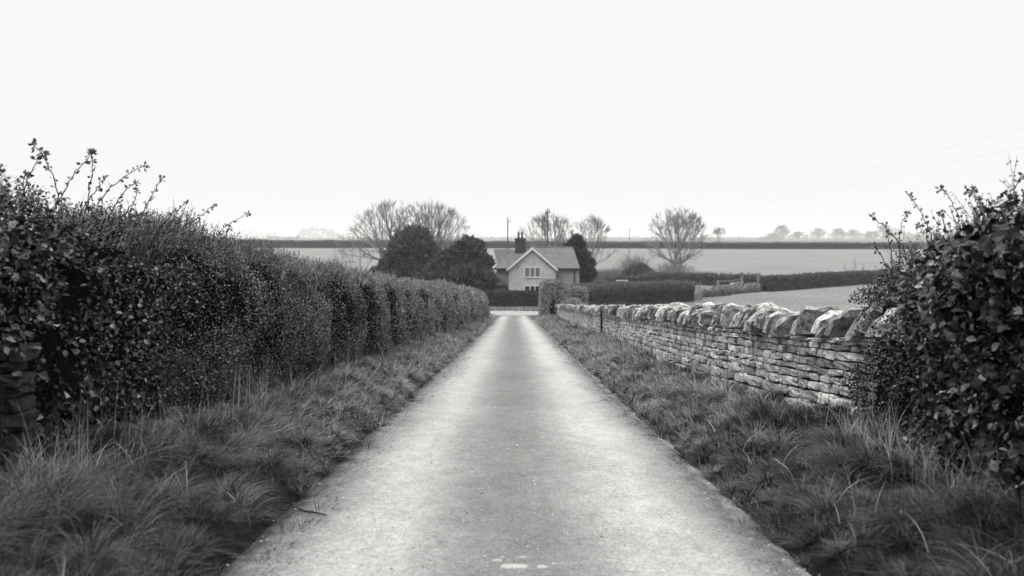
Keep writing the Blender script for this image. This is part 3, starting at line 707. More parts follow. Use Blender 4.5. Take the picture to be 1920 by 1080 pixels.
def build_wall():
    rng = np.random.default_rng(5)
    bl = lambda d: bank_h(d, 1) - .03
    topo = lambda d: np.interp(d, [0, 12, 20, 47, 95], [1.46, 1.47, 1.48, 1.36, 1.29])    # top of the copings over the lane plane
    HB = .86; TH = .48
    d0, d1 = 9.2, 97.0
    root = thing('dry_stone_wall', 'long dry stone field wall with upright coping stones along the right verge', 'wall', (wall_x(20), 20, float(zr(20))))
    lift = lambda d: topo(d) - 1.20 
    mb = wall_body(d0, d1, lift, HB, TH, wall_x, rng)
    parts = [mb.build('stone_courses', M['wall_stone'], root)]
    V, f1, f2 = wall_core(d0, d1, lift, HB, TH, wall_x)
    parts.append(mesh_obj('hearting', V, [f1, f2], M['wall_core'], root))
    # copings: thick rounded slabs on edge, leaning towards the viewer
    d = 9.4; rest = MB(); n = 0; TV0, TF = C5
    while d < d1 - .3:
        big = np.interp(d, [10, 16, 24, 60], [1.12, 1.05, .95, .85])
        th = rng.uniform(.11, .30) * big; h = rng.uniform(.35, .47) * np.interp(d, [10, 20, 40], [1.0, 1.0, .92]); w = TH * rng.uniform(1.05, 1.3)
        # irregular slab: outline in x-z, extruded along y, thinner at its foot
        m = 12; an = np.linspace(-.12, math.pi + .12, m); ex = rng.uniform(.5, .8)
        ox_ = np.sign(np.cos(an)) * np.abs(np.cos(an)) ** ex * (1 + .03 * rng.normal(size=m)); oz = np.maximum(np.sin(an), -.02) ** rng.uniform(.45, .75) * (1 + .03 * rng.normal(size=m))
        ox_ += rng.normal() * .12 * oz; oz = oz * (1 + .16 * rng.normal() * ox_); oz = np.clip(oz, 0, 1.15)
        rings = []
        for yy, sc in ((-.5, .84), (-.46, .95), (-.18, 1.02), (.18, 1.0), (.46, .95), (.5, .82)):
            j = 1 + .026 * rng.normal(size=m)
            x_ = ox_ * sc * j * w / 2; z_ = (oz * (.25 + .75 * sc) * j) * h
            foot = .74 + .26 * np.clip(oz, 0, 1)
            rings.append(np.stack([x_, yy * th * foot + .012 * rng.normal(size=m), z_], -1))
        V = np.concatenate(rings); i = np.arange(m - 1)
        TF = [np.concatenate([np.stack([r * m + i, r * m + i + 1, (r + 1) * m + i + 1, (r + 1) * m + i], -1) for r in range(5)] + [np.array([[r * m + m - 1, r * m, (r + 1) * m, (r + 1) * m + m - 1] for r in range(5)])]),
              np.stack([np.arange(m)[::-1], 5 * m + np.arange(m)])]
        V[:, 1] -= V[:, 2] * rng.uniform(.3, .8)           # lean
        V[:, 0] += V[:, 2] * rng.normal() * .07
        a = rng.normal() * .11; V[:, :2] = V[:, :2] @ np.array([[math.cos(a), -math.sin(a)], [math.sin(a), math.cos(a)]])
        V += np.array([float(wall_x(d)) + TH / 2 - .04 + rng.normal() * .02, d, float(zr(d) + lift(d)) + HB - .09 + .015 * rng.normal()])
        tone = np.clip(rng.normal(.60, .20), .05, 1.0)
        if n < 100:
            o = mesh_obj('coping_stone', V, TF, M['coping'], root, np.full(len(V), tone)); parts.append(o)
        else: rest.add(V, TF, tone)
        n += 1; d += th * rng.uniform(.95, 1.2) + .015
    o = rest.build('coping_stones', M['coping'], root); o['kind'] = 'stuff'; parts.append(o)
    # a few boulders tumbled at the near foot
    mb = MB(); m = 5
    for (u, v, dd, s) in ((1574, 752, 12.2, .085), (1614, 770, 11.8, .095), (1634, 796, 11.5, .085)):
        V = rounded(TV0, 3) * np.array([1, .8, .75]) * s; V = V * (1 + .2 * fbm(V * 8 + s * 90, 1.2, 3, 2)[:, None]); mb.add(V + P3(u, v + 6, dd - .12), C5[1], .45)
    parts.append(mb.build('foot_stones', M['wall_stone'], root, True))
    for p in parts: local(p, root.location)
    # ruined wall end peeping out of the bramble
    rng = np.random.default_rng(9)
    xl = lambda d: np.full_like(np.asarray(d, float), 0) - 3.78
    root = thing('stone_wall', 'dark broken end of an old stone wall poking out of the bramble at the left edge', 'wall', (-3.6, 8, float(zr(8))))
    mb = MB()
    z = .10; UP = np.array([0, 0, 1.])
    while z < 1.18:
        h = rng.uniform(.07, .15)
        x = -4.25; xe = px(rng.uniform(24, 58), 8.3)
        while x < xe - .03:
            l = min(rng.uniform(.14, .34), xe - x + .02)
            C = np.array([[x + l / 2, 8.42 + rng.normal() * .02, zr(8.3) + z + h / 2]])
            stones(mb, C, np.array([[l / 2 * .95, .16, h / 2 * .9]]), np.array([[1., 0, 0]]), np.array([[0, 1., 0]]), UP[None], np.array([rng.uniform(.0, .12)]), rng)
            x += l
        z += h
    parts = [mb.build('stone_courses', M['shaded_stone'], root)]
    b = MB(); b.box(-4.3, px(15, 8.5), 8.40, 8.75, zr(8.3) - .1, zr(8.3) + 1.1); parts.append(b.build('hearting', M['wall_core'], root))
    for p in parts: local(p, root.location)
    # field wall fragment by the gate, far right
    rng = np.random.default_rng(19)
    root = thing('stone_wall', 'short ragged stone wall with a gap beyond the pasture, below the rail fence', 'wall', (px(1365, 172), 172, float(G(px(1365, 172), 172))))
    mb = MB()
    for (u0, u1, dA, dB, hA, hB) in ((1310, 1392, 158, 170, 1.15, 1.75), (1396, 1424, 171, 175, 1.35, 1.45)):
        L = px(u1, dB) - px(u0, dA); z = 0
        while z < 1.75:
            h = rng.uniform(.16, .30); x = 0
            while x < L:
                l = rng.uniform(.25, .6); t = (x + l / 2) / L
                if z + h * .5 < hA + (hB - hA) * t + .12 * rng.normal() and t < 1:
                    dd = dA + (dB - dA) * t; X = px(u0, dA) + x + l / 2
                    stones(mb, np.array([[X, dd + rng.normal() * .05, G(X, dd) + z + h / 2]]), np.array([[l / 2 * .95, .28, h / 2 * .92]]), np.array([[.95, .3, 0]]), np.array([[-.3, .95, 0]]), UP[None], np.array([np.clip(rng.normal(.10, .10), 0, 1)]), rng, rough=.2)
                x += l
            z += h
    parts = [mb.build('stone_courses', M['wall_stone'], root)]
    b = MB()
    n = 4600; t = rng.random(n); dd = 157.4 + 16 * t; X = px(1306, 157.4) + (px(1426, 173.4) - px(1306, 157.4)) * t
    Pw = np.stack([X, dd - rng.random(n) * .8, G(X, dd) + rng.random(n) ** 1.5 * (.9 + .5 * noise2(X, dd, .8, 3))], -1)
    leaves(b, Pw, np.tile([0, -1., .3], (n, 1)), rng.uniform(.1, .22, n), rng.random(n), rng)
    parts.append(b.build('weeds', M['mid_hedge'], root))
    for p in parts: local(p, root.location)
build_wall()

# ------------------------------------------------------------------ grass on the verges
def blades(mb, P, az, lean, length, width, tone, rng, seg=3, curl=1.0):
    """bending ribbon blades"""
    m = len(P)
    h = np.stack([np.cos(az), np.sin(az), 0 * az], -1)
    w = np.stack([-np.sin(az), np.cos(az), 0 * az], -1)
    tw = rng.normal(size=m) * .7
    w = w * np.cos(tw)[:, None] + h * np.sin(tw)[:, None]
    rows = []
    for i in range(seg + 1):
        t = i / seg
        out = lean * (t * .45 + t * t * .75) * length
        up = length * (t * np.sqrt(np.maximum(1 - .35 * np.minimum(lean, 1.2) ** 2, .15)) - curl * lean * .42 * t ** 2.4)
        c = P + h * out[:, None] + np.array([0, 0, 1.]) * up[:, None]
        wd = (width * (1 - .85 * t ** 1.5) * .5)[:, None] * w
        rows += [c - wd, c + wd]
    V = np.stack(rows, 1); k = 2 * (seg + 1)
    f = np.array([[2 * i, 2 * i + 1, 2 * i + 3, 2 * i + 2] for i in range(seg)])
    mb.add(V.reshape(-1, 3), (np.arange(m)[:, None, None] * k + f[None]).reshape(-1, 4), np.repeat(tone, k))

def verge_edges(d, side):
    if side < 0: return -1.50 + edge_wobble(d, -1), hedge_x(d) - .15
    return 1.60 + edge_wobble(d, 1), wall_x(d) - .02

def build_grass():
    for side, nm, lb in ((-1, 'verge_grass', 'tussocky grass on the bank between the left hedge and the lane'), (1, 'verge_grass', 'tussocky grass on the bank between the stone wall and the lane')):
        rng = np.random.default_rng(60 + side)
        mb = MB()
        def place(n, d0, d1, pw, near_edge=0.):
            u = rng.random(n)
            d = (d0 ** (1 - pw) + u * (d1 ** (1 - pw) - d0 ** (1 - pw))) ** (1 / (1 - pw))
            a, b = verge_edges(d, side); t = rng.random(n) * (1 - near_edge) + near_edge
            if near_edge == 0: t = np.where(rng.random(n) < .22, rng.random(n) ** 2 * .2, t)
            x = a + (b - a) * t - np.sign(b - a) * np.where(t < .12, rng.random(n) ** 2 * .16, 0)
            return x, d, t
        down = math.pi if side > 0 else 0.0          # towards the lane
        # 1) general sward
        n = 260000
        x, d, t = place(n, 3.6, 112, 1.5)
        lump = mound(x, d); patch = noise2(x, d, 2.2, 44, 2)
        ln = (.040 + .16 * np.clip(lump, 0, .6) + .03 * t) * rng.uniform(.6, 1.5, n) * np.interp(d, [4, 14, 40, 110], [1.0, 1.1, 1.5, 1.9])
        ln *= np.clip(.5 + 1.5 * t, .4, 1) * (1 - .72 * smooth(.6, .95, t) * (1 - smooth(14, 30, d)))
        az = down + rng.normal(size=n) * 1.1 + 1.2 * noise2(x, d, .9, 45)
        wd = np.maximum(.0030, d * .00055) * rng.uniform(.7, 1.3, n)
        tone = np.clip(np.interp(d, [4, 8, 12, 22], [.06, .16, .44, .66]) + .30 * patch + .24 * rng.normal(size=n), 0, 1)  # sward darker towards the viewer: foreground shade put into its tone
        k = rng.random(n) < np.clip(.65 + 1.0 * patch, .1, 1) * smooth(.02, .34, lump) * np.interp(d, [4, 9, 14, 22], [.6, .6, .8, 1])
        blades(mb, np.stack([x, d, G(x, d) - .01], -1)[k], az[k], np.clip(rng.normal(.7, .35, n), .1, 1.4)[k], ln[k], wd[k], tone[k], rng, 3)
        # 2) tussocks: long drooping hair over dark hollows
        nt = 3000
        x, d, t = place(nt, 3.9, 95, 1.28)
        ok = np.ones(nt, bool); order = np.argsort(-mound(x, d)); sep = np.interp(d, [4, 9, 16, 40], [.25, .26, .26, .24]) * rng.uniform(.75, 1.3, nt); kept = []
        for i_ in order:
            if kept and np.min((x[kept] - x[i_]) ** 2 + (d[kept] - d[i_]) ** 2) < sep[i_] ** 2: ok[i_] = False
            else: kept.append(i_)
        ok &= rng.random(nt) < np.interp(d, [8, 14, 24, 40], [1, .6, .35, .22]); x, d, t = x[ok], d[ok], t[ok]; nt = len(x)
        sc = np.interp(d, [4, 8, 14, 30, 95], [1.15, 1.05, .95, .8, .75]) * np.clip(.5 + .75 * t, .5, 1.15) * rng.uniform(.6, 1.25, nt) * (1 - .80 * smooth(.5, .9, t) * (1 - smooth(13, 30, d)))
        if side > 0: sc *= np.interp(d, [4, 9, 12], [.7, .8, 1])
        for xx, dd, tt, s_ in zip(x, d, t, sc):
            k = int(np.interp(dd, [4, 8, 15, 30, 75], [420, 360, 260, 120, 60]) * rng.uniform(.6, 1.3))
            rr = np.sqrt(rng.random(k)) * .12 * s_; th = rng.random(k) * 6.283
            px_, py_ = xx + rr * np.cos(th), dd + rr * np.sin(th)
            bias = rng.uniform(.15, .85); sway = rng.normal() * .3
            az = np.arctan2(np.sin(th) * .7 + sway + .22 * rng.normal(size=k), np.cos(th) * .7 + (bias if side < 0 else -bias) + .25 * rng.normal(size=k))
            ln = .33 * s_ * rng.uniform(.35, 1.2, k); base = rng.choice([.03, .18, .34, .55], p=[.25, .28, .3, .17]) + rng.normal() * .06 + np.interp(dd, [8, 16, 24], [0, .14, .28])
            base *= np.interp(dd, [4, 9, 13], [.5, .75, 1])  # near tussocks dimmed as well, shade painted into the blade tone
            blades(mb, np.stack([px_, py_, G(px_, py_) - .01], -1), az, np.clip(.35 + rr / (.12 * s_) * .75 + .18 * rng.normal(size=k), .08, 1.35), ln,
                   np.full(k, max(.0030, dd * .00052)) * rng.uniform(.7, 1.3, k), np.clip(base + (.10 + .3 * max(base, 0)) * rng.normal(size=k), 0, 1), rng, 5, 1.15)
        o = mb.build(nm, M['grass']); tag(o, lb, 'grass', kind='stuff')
        # 3) dry stalks and straws
        mb = MB(); n = 2000
        x, d, t = place(n, 4.6, 40, 1.15, .2)
        tall = rng.random(n) < np.where(side < 0, .30, .16)
        ln = np.where(tall, rng.uniform(.35, .75, n) * np.interp(d, [4, 14, 34], [1, .95, .8]), rng.uniform(.12, .34, n))
        az = rng.random(n) * 6.283; lean = np.where(tall, np.abs(rng.normal(.16, .14, n)), rng.uniform(.3, 1.3, n))
        t2 = np.where(tall, np.clip(t + .25, 0, .97), t); a, b = verge_edges(d, side); x = a + (b - a) * t2
        blades(mb, np.stack([x, d, G(x, d)], -1), az, lean, ln, np.maximum(.003, d * .00045) * np.where(tall, 1.0, 1.2), np.clip(rng.uniform(-.4, 1, n) ** 3, 0, 1), rng, 5, .9)
        if side < 0: spots = [(125, 905, 7.3, .46, 120), (80, 920, 7.0, .34, 60), (230, 870, 8.2, .3, 50), (340, 830, 9.6, .3, 50), (470, 745, 13.5, .4, 60), (555, 720, 15.5, .4, 60)]
        else: spots = [(1640, 830, 9.6, .40, 110), (1700, 860, 8.7, .40, 110), (1590, 830, 10.4, .34, 70), (1740, 900, 8.2, .36, 80), (1800, 985, 7.2, .3, 60), (1850, 960, 7.3, .34, 60)]
        for (u, v, dd, l, k) in spots:
            cx, th = px(u, dd), rng.random(k) * 6.283
            xx = cx + .10 * rng.normal(size=k); yy = dd + .10 * rng.normal(size=k)
            blades(mb, np.stack([xx, yy, G(xx, yy)], -1), th, np.abs(rng.normal(.5, .4, k)), l * rng.uniform(.5, 1.3, k), np.full(k, max(.0036, dd * .0005)), rng.uniform(.1, .9, k), rng, 5, .9)
        o = mb.build('dry_grass', M['dry_grass'])
        tag(o, 'pale dry stalks standing in the %s verge grass' % ('bramble-side' if side < 0 else 'wall-side'), 'grass', kind='stuff')
    # rough grass round the junction, before the dark hedge and over the wall
    rng = np.random.default_rng(66); mb = MB()
    n = 26000; u = rng.random(n)
    x = np.where(u < .55, rng.uniform(-14, 5, n), rng.uniform(1.7, 4.5, n)); d = np.where(u < .55, rng.uniform(128.2, 134.4, n), rng.uniform(97, 118, n))
    k = (x - 1.65) * 3.5 > d - 107; k = k | (u < .55); x, d = x[k], d[k]; n = len(x)
    blades(mb, np.stack([x, d, G(x, d)], -1), rng.random(n) * 6.283, rng.uniform(.3, 1, n), rng.uniform(.12, .35, n), np.full(n, .07), np.clip(rng.normal(.6, .2, n), 0, 1), rng, 2)
    n = 1600; d = rng.uniform(40, 96, n); x = wall_x(d) + .9 + rng.random(n) * 3
    blades(mb, np.stack([x, d, G(x, d)], -1), rng.random(n) * 6.283, rng.uniform(.1, .6, n), 1.15 * rng.uniform(.6, 1.15, n) * np.clip(.8 + .5 * noise2(x, d, .2, 8), .4, 1.3), np.full(n, .035), rng.uniform(.3, 1, n), rng, 3)
    n = 2600; d = rng.uniform(99, 116, n); x = rng.uniform(5.5, 19, n)
    blades(mb, np.stack([x, d, G(x, d)], -1), rng.random(n) * 6.283, rng.uniform(.1, .7, n), 1.7 * rng.uniform(.5, 1.15, n) * np.clip(.7 + .9 * noise2(x, d, .35, 9), .2, 1.4), np.full(n, .05), rng.uniform(.2, 1, n), rng, 3)
    tag(mb.build('rough_grass', M['grass']), 'rough grass at the lane end and along the back of the stone wall', 'grass', kind='stuff')
    # pasture and field tufts
    mb = MB(); n = 30000; d = rng.uniform(100, 215, n); x = rng.uniform(8, 110, n)
    k = x > np.interp(d, [100, 118, 130, 178, 215], [6, 10, 21, 38, 74]); x, d = x[k], d[k]; n = len(x)
    blades(mb, np.stack([x, d, G(x, d) + .1], -1), rng.random(n) * 6.283, rng.uniform(.3, 1.1, n), rng.uniform(.05, .16, n), np.full(n, .10), np.clip(.8 + .2 * rng.normal(size=n), 0, 1), rng, 2)
    tag(mb.build('pasture_grass', M['grass']), 'short grazed grass tufts on the pasture behind the wall', 'grass', kind='stuff')
    # loose stones on the lane
    mb = MB(); n = 2200
    d = (4 ** -.6 + rng.random(n) * (40 ** -.6 - 4 ** -.6)) ** (-1 / .6)
    x = np.where(rng.random(n) < .45, rng.normal(0, .42, n), np.where(rng.random(n) < .5, rng.normal(1.52, .13, n), rng.normal(-1.45, .14, n)))
    s = rng.lognormal(-5.5, .45, n); s = np.clip(s, .002, .011)
    UPn = np.tile([0, 0, 1.], (n, 1)); a = rng.random(n) * 6.283
    stones(mb, np.stack([x, d, zr(d) + .045 * (1 - (x / 1.7) ** 2) + s * .2], -1), np.stack([s, s * .8, s * .5], -1), np.stack([np.cos(a), np.sin(a), 0 * a], -1), np.stack([-np.sin(a), np.cos(a), 0 * a], -1), UPn, np.clip(rng.beta(1.2, 1.3, n), 0, 1), rng, 3, .3)
    tag(mb.build('gravel', M['pebble']), 'loose chippings and pebbles scattered over the lane', 'gravel', kind='stuff')
build_grass()

def build_litter():
    rng = np.random.default_rng(90); mb = MB(); n = 2600
    d = (4.2 ** -.5 + rng.random(n) * (45 ** -.5 - 4.2 ** -.5)) ** (-1 / .5); sd = np.where(rng.random(n) < .5, -1, 1)
    off = np.abs(rng.normal(size=n)) * .13; x = np.where(sd < 0, -1.52 + edge_wobble(d, -1) + off, 1.62 + edge_wobble(d, 1) - off)
    z = zr(d) + .045 * (1 - (x / 1.7) ** 2) - .10 * smooth(1.62, 1.95, np.abs(x)) + .008
    leaves(mb, np.stack([x, d, z], -1), np.tile([0, 0, 1.], (n, 1)), np.maximum(.012, d * .0012) * rng.uniform(.5, 1.8, n), rng.random(n) ** 2, rng, facing=2.5)
    tag(mb.build('leaf_litter', M['litter']), 'dark crumbs of leaf litter and mud along both edges of the lane', 'litter', kind='stuff')
build_litter()

def build_small():
    rng = np.random.default_rng(70)
    zroad = lambda x, d: float(zr(d)) + .045 * (1 - (x / 1.7) ** 2) + .004
    lab = ['largest flat white stone set in the lane at the bottom edge', 'flat white stone in the lane, left of the largest', 'flat white stone in the lane, just above the largest one', 'narrow white stone in the lane, right of the largest', 'small white chip of stone touching the second white stone']
    for (u, v, w, hh), l in zip(((963, 1076, 57, 8), (931, 1064.5, 24, 6), (981, 1058.5, 19, 5), (1016, 1077, 30, 4), (942, 1059.5, 12, 4)), lab):
        d = 1.555 * F / (v - 565 + 6); x = px(u, d); a = w * .82 * d / F / 2; b = a * .62
        k = 28; th = np.arange(k) * 2 * math.pi / k; r = 1 + .16 * np.sin(2 * th + u) + .09 * np.sin(3 * th + v) + .05 * rng.normal(size=k)
        ring = np.stack([a * r * np.cos(th), b * r * np.sin(th)], -1); z = zroad(x, d)
        V = [np.concatenate([ring * s, np.full((k, 1), zz)], 1) for s, zz in ((1.03, -.012), (1.0, .004), (.86, .011), (.45, .014))]
        V = np.concatenate(V + [np.array([[0, 0, .0145]])]); i = np.arange(k); j = (i + 1) % k
        f4 = np.concatenate([np.stack([r0 * k + i, r0 * k + j, (r0 + 1) * k + j, (r0 + 1) * k + i], -1) for r0 in range(3)]); f3 = np.stack([3 * k + i, 3 * k + j, 0 * i + 4 * k], -1)
        o = mesh_obj('flat_stone', V, [f4, f3], M['palestone'], None, np.full(len(V), .6), True); o.location = (x, d, z)
        tag(o, l, 'stone', 'white stones set in the lane')
    # fallen twig
    d = 8.35; P = []
    for u, v in ((540, 957), (555, 956.5), (572, 959.5), (590, 963), (612, 969)):
        dd = 1.55 * F / (v + 6 - 565); x = px(u, dd); P.append((x, dd, zroad(x, dd) + .014))
    P = np.array(P); P[0, 2] += .03; P[1, 2] += .02
    o = MB().path(P, [.004, .006, .008, .0075, .005], 6, 0).tubes(P[2:3], P[2:3] + np.array([[-.05, -.06, .015]]), .004, .002, 5, 0).build('fallen_twig', M['metal'])
    tag(o, 'thin black fallen twig lying on the left edge of the lane', 'twig')
    # iron post against the wall
    d = 40.5; x = float(wall_x(d)) - .10; z0 = float(G(x, d)); z1 = float(pz(581, d))
    root = thing('iron_post', 'thin dark upright iron post against the stone wall', 'post', (x, d, z0))
    o = MB().box(-.035, .035, -.03, .03, -.2, z1 - z0).build('stake', M['metal'], root)
    rng2 = np.random.default_rng(3); mb = MB(); n = 500; th = rng2.random(n) * 6.283
    blades(mb, np.stack([.18 * rng2.normal(size=n), .25 * rng2.normal(size=n), 0 * th], -1), th, rng2.uniform(.2, .9, n), rng2.uniform(.1, .32, n), np.full(n, .025), rng2.uniform(0, .15, n), rng2, 3)
    mb.build('weeds', M['grass'], root)
build_small()

# ------------------------------------------------------------------ bare trees
def grow(seed, h, rx, zc, rz, trunk_h, n_attr, fork=1, step=None, flare=.0, up=.25):
    """space colonisation of a domed crown: returns nodes, parents"""
    rng = np.random.default_rng(seed); step = step or h / 42
    v = rand_dir(n_attr * 3, rng); rad = rng.random(n_attr * 3) ** .42
    A = v * rad[:, None] * np.array([rx, rx, rz]) * (1 + .13 * noise(v * 2.2 + seed, 1., seed)[:, None]) + np.array([0, 0, zc])
    A = A[A[:, 2] > trunk_h * .75][:n_attr]
    nodes = [np.zeros(3)]; par = [-1]
    for f in range(fork):
        dr = np.array([0, 0, 1.]) + (0 if fork == 1 else 1) * np.array([math.cos(f * 6.283 / fork + seed), math.sin(f * 6.283 / fork + seed) * .8, 0]) * flare
        dr /= np.linalg.norm(dr); p = nodes[0]; prev = 0; k = int(trunk_h / step)
        for i in range(k):
            p = p + (dr + rng.normal(size=3) * .06) * step; nodes.append(p); par.append(prev); prev = len(nodes) - 1
    Nn = np.array(nodes); D = np.linalg.norm(A[:, None] - Nn[None], axis=2); near = D.argmin(1); dist = D.min(1)
    nodes = list(nodes); alive = np.ones(len(A), bool)
    for it in range(170):
        act = alive & (dist < h)
        if act.sum() < 8: break
        idx = near[act]; src = np.array([nodes[i] for i in idx]); dirs = norm(A[act] - src)
        uniq, inv = np.unique(idx, return_inverse=True)
        acc = np.zeros((len(uniq), 3)); np.add.at(acc, inv, dirs)
        acc = norm(acc) + rng.normal(size=acc.shape) * .16 + np.array([0, 0, up * .4]); acc = norm(acc)
        new = np.array([nodes[i] for i in uniq]) + acc * step
        st = len(nodes); nodes += list(new); par += list(uniq)
        dn = np.linalg.norm(A[:, None] - new[None], axis=2); mn = dn.min(1); k = mn < dist
        near = np.where(k, st + dn.argmin(1), near); dist = np.minimum(dist, mn)
        alive &= dist > step * 1.7
    return np.array(nodes), np.array(par)

def tree_mesh(seed, h, rx, zc, rz, trunk_h, limbs=6, spread=52, r0=.36, lean=0, tw_r=.015, twig=.95, dens=1.7, minr=.022, sparse=1., wob=.055, tr_n=1):
    """a fan of straightish limbs that fork out to a domed envelope; returns trunk MB and crown MB, base at the origin"""
    rng = np.random.default_rng(seed)
    T, Cr = [], MB()
    segs = {5: [[], [], [], []], 4: [[], [], [], []], 3: [[], [], [], []]}
    tips = []
    env0 = rng.random(3) * 50
    def inside(p):
        q = np.array([p[0] / rx, p[1] / rx, (p[2] - zc) / rz]); f = 1 + .10 * float(noise(np.array([q * 1.7 + env0]), 1., seed)[0])
        return q @ q < f * f or p[2] < zc - rz * .55
    def reach(p, d):
        """distance along d to the envelope"""
        a = np.array([p[0] / rx, p[1] / rx, (p[2] - zc) / rz]); b = np.array([d[0] / rx, d[1] / rx, d[2] / rz])
        A, B, C_ = b @ b, a @ b, a @ a - 1; q = B * B - A * C_
        return max((-B + math.sqrt(q)) / A, .3) if q > 0 else 1.0
    def unit(v): return v / math.sqrt(v @ v + 1e-12)
    def put(p, q, ra, rb, trunk=False):
        b = trunk if trunk else segs[5 if ra > .09 else 4 if ra > .04 else 3]
        b[0].append(p); b[1].append(q); b[2].append(ra); b[3].append(rb)
    stack = []
    for tn in range(tr_n):
        tr = [[], [], [], []]
        off = np.array([rng.normal() * .5, rng.normal() * .4, 0]) * (tr_n > 1); p = off.copy(); d = unit(np.array([lean + off[0] * .2, off[1] * .2, 1.]))
        r1 = r0 / tr_n ** .5; k = 5
        put(p - np.array([0, 0, .4]), p + np.array([0, 0, .25]), r1 * 1.7, r1 * 1.15, tr); p = p + np.array([0, 0, .25])
        for i in range(k):
            q = p + unit(d + rng.normal(size=3) * .05) * trunk_h / k; put(p, q, r1 * (1.15 - .06 * i), r1 * (1.15 - .06 * (i + 1)), tr); p = q
        nl = max(2, round(limbs / tr_n))
        for j in range(nl):
            az = 6.283 * (j + rng.uniform(-.3, .3)) / nl + tn; tilt = R(spread) * (rng.uniform(.5, 1.0) if j % 4 else rng.uniform(.05, .35))
            dd = unit(np.array([math.cos(az) * math.sin(tilt), math.sin(az) * math.sin(tilt), math.cos(tilt)]) + d * .15)
            st = p - np.array([0, 0, rng.uniform(0, .3) * trunk_h])
            stack.append((st, dd, reach(st, dd) * rng.uniform(.92, 1.04), r1 * rng.uniform(.5, .72), 0))
        T.append(MB().tubes(np.array(tr[0]), np.array(tr[1]), np.array(tr[2]), np.array(tr[3]), 9, .5))
    while stack:
        p, d, L, r, lv = stack.pop()
        sl = np.interp(L, [.5, 2, 8], [.25, .45, .75]); n = max(2, int(L / sl)); sl = L / n; sidep = rng.random() * 6.283
        for i in range(n):
            d = unit(d + rng.normal(size=3) * wob + np.array([0, 0, .018 + .012 * lv])); q = p + d * sl
            if not inside(q): tips.append((p, d)); break
            ra, rb = r * (1 - .72 * i / n), r * (1 - .72 * (i + 1) / n); put(p, q, max(ra, minr), max(rb, minr))
            p = q
            if lv < 4 and i >= (1 if lv else n * .12) and rng.random() < min(.95, sl * (.85, .95, 1.08, .95)[lv]) * sparse:
                sidep += 2.4 + rng.normal() * .5; ax = unit(np.cross(d, [math.cos(sidep), math.sin(sidep), .31])); an = R(rng.uniform(20, 44))
                c = unit(d * math.cos(an) + ax * math.sin(an)); Lc = min((L * (1 - i / n)) * rng.uniform(.5, .95) + .3, reach(p, c) * 1.02)
                if Lc > .45: stack.append((p, c, Lc, max(rb * .66, minr), lv + 1))
                else: tips.append((p, c))
        else: tips.append((p, d))
    for k, b in segs.items():
        if b[0]: Cr.tubes(np.array(b[0]), np.array(b[1]), np.array(b[2]), np.array(b[3]), k, rng.random(len(b[0])))
    k = max(1, int(3 * dens)); P = np.repeat(np.array([t[0] for t in tips]), k, 0); D = np.repeat(np.array([t[1] for t in tips]), k, 0); m = len(P)
    out = norm(P - np.array([0, 0, zc - rz * .8]))
    P = P - D * (rng.random(m) * .8)[:, None]
    d1 = norm(D * .8 + out * .5 + rng.normal(size=P.shape) * .33); Lt = twig * rng.uniform(.4, 1.3, m)
    mid = P + d1 * (Lt * .5)[:, None]; e = mid + norm(d1 + rng.normal(size=P.shape) * .22) * (Lt * .5)[:, None]
    Cr.tubes(P, mid, tw_r, tw_r * .8, 3, rng.random(m)); Cr.tubes(mid, e, tw_r * .8, tw_r * .4, 3, rng.random(m))
    return T, Cr

def bare_tree(label, u, d, group=None, name='bare_tree', z=None, mats=('bark', 'twig'), **kw):
    x = px(u, d)
    root = thing(name, label, 'tree', (x, d, float(G(x, d)) - .1 if z is None else z), group)
    t, c = tree_mesh(**kw)
    for b in t: b.build('trunk', M[mats[0]], root, True)
    c.build('crown', M[mats[1]], root)
    return root

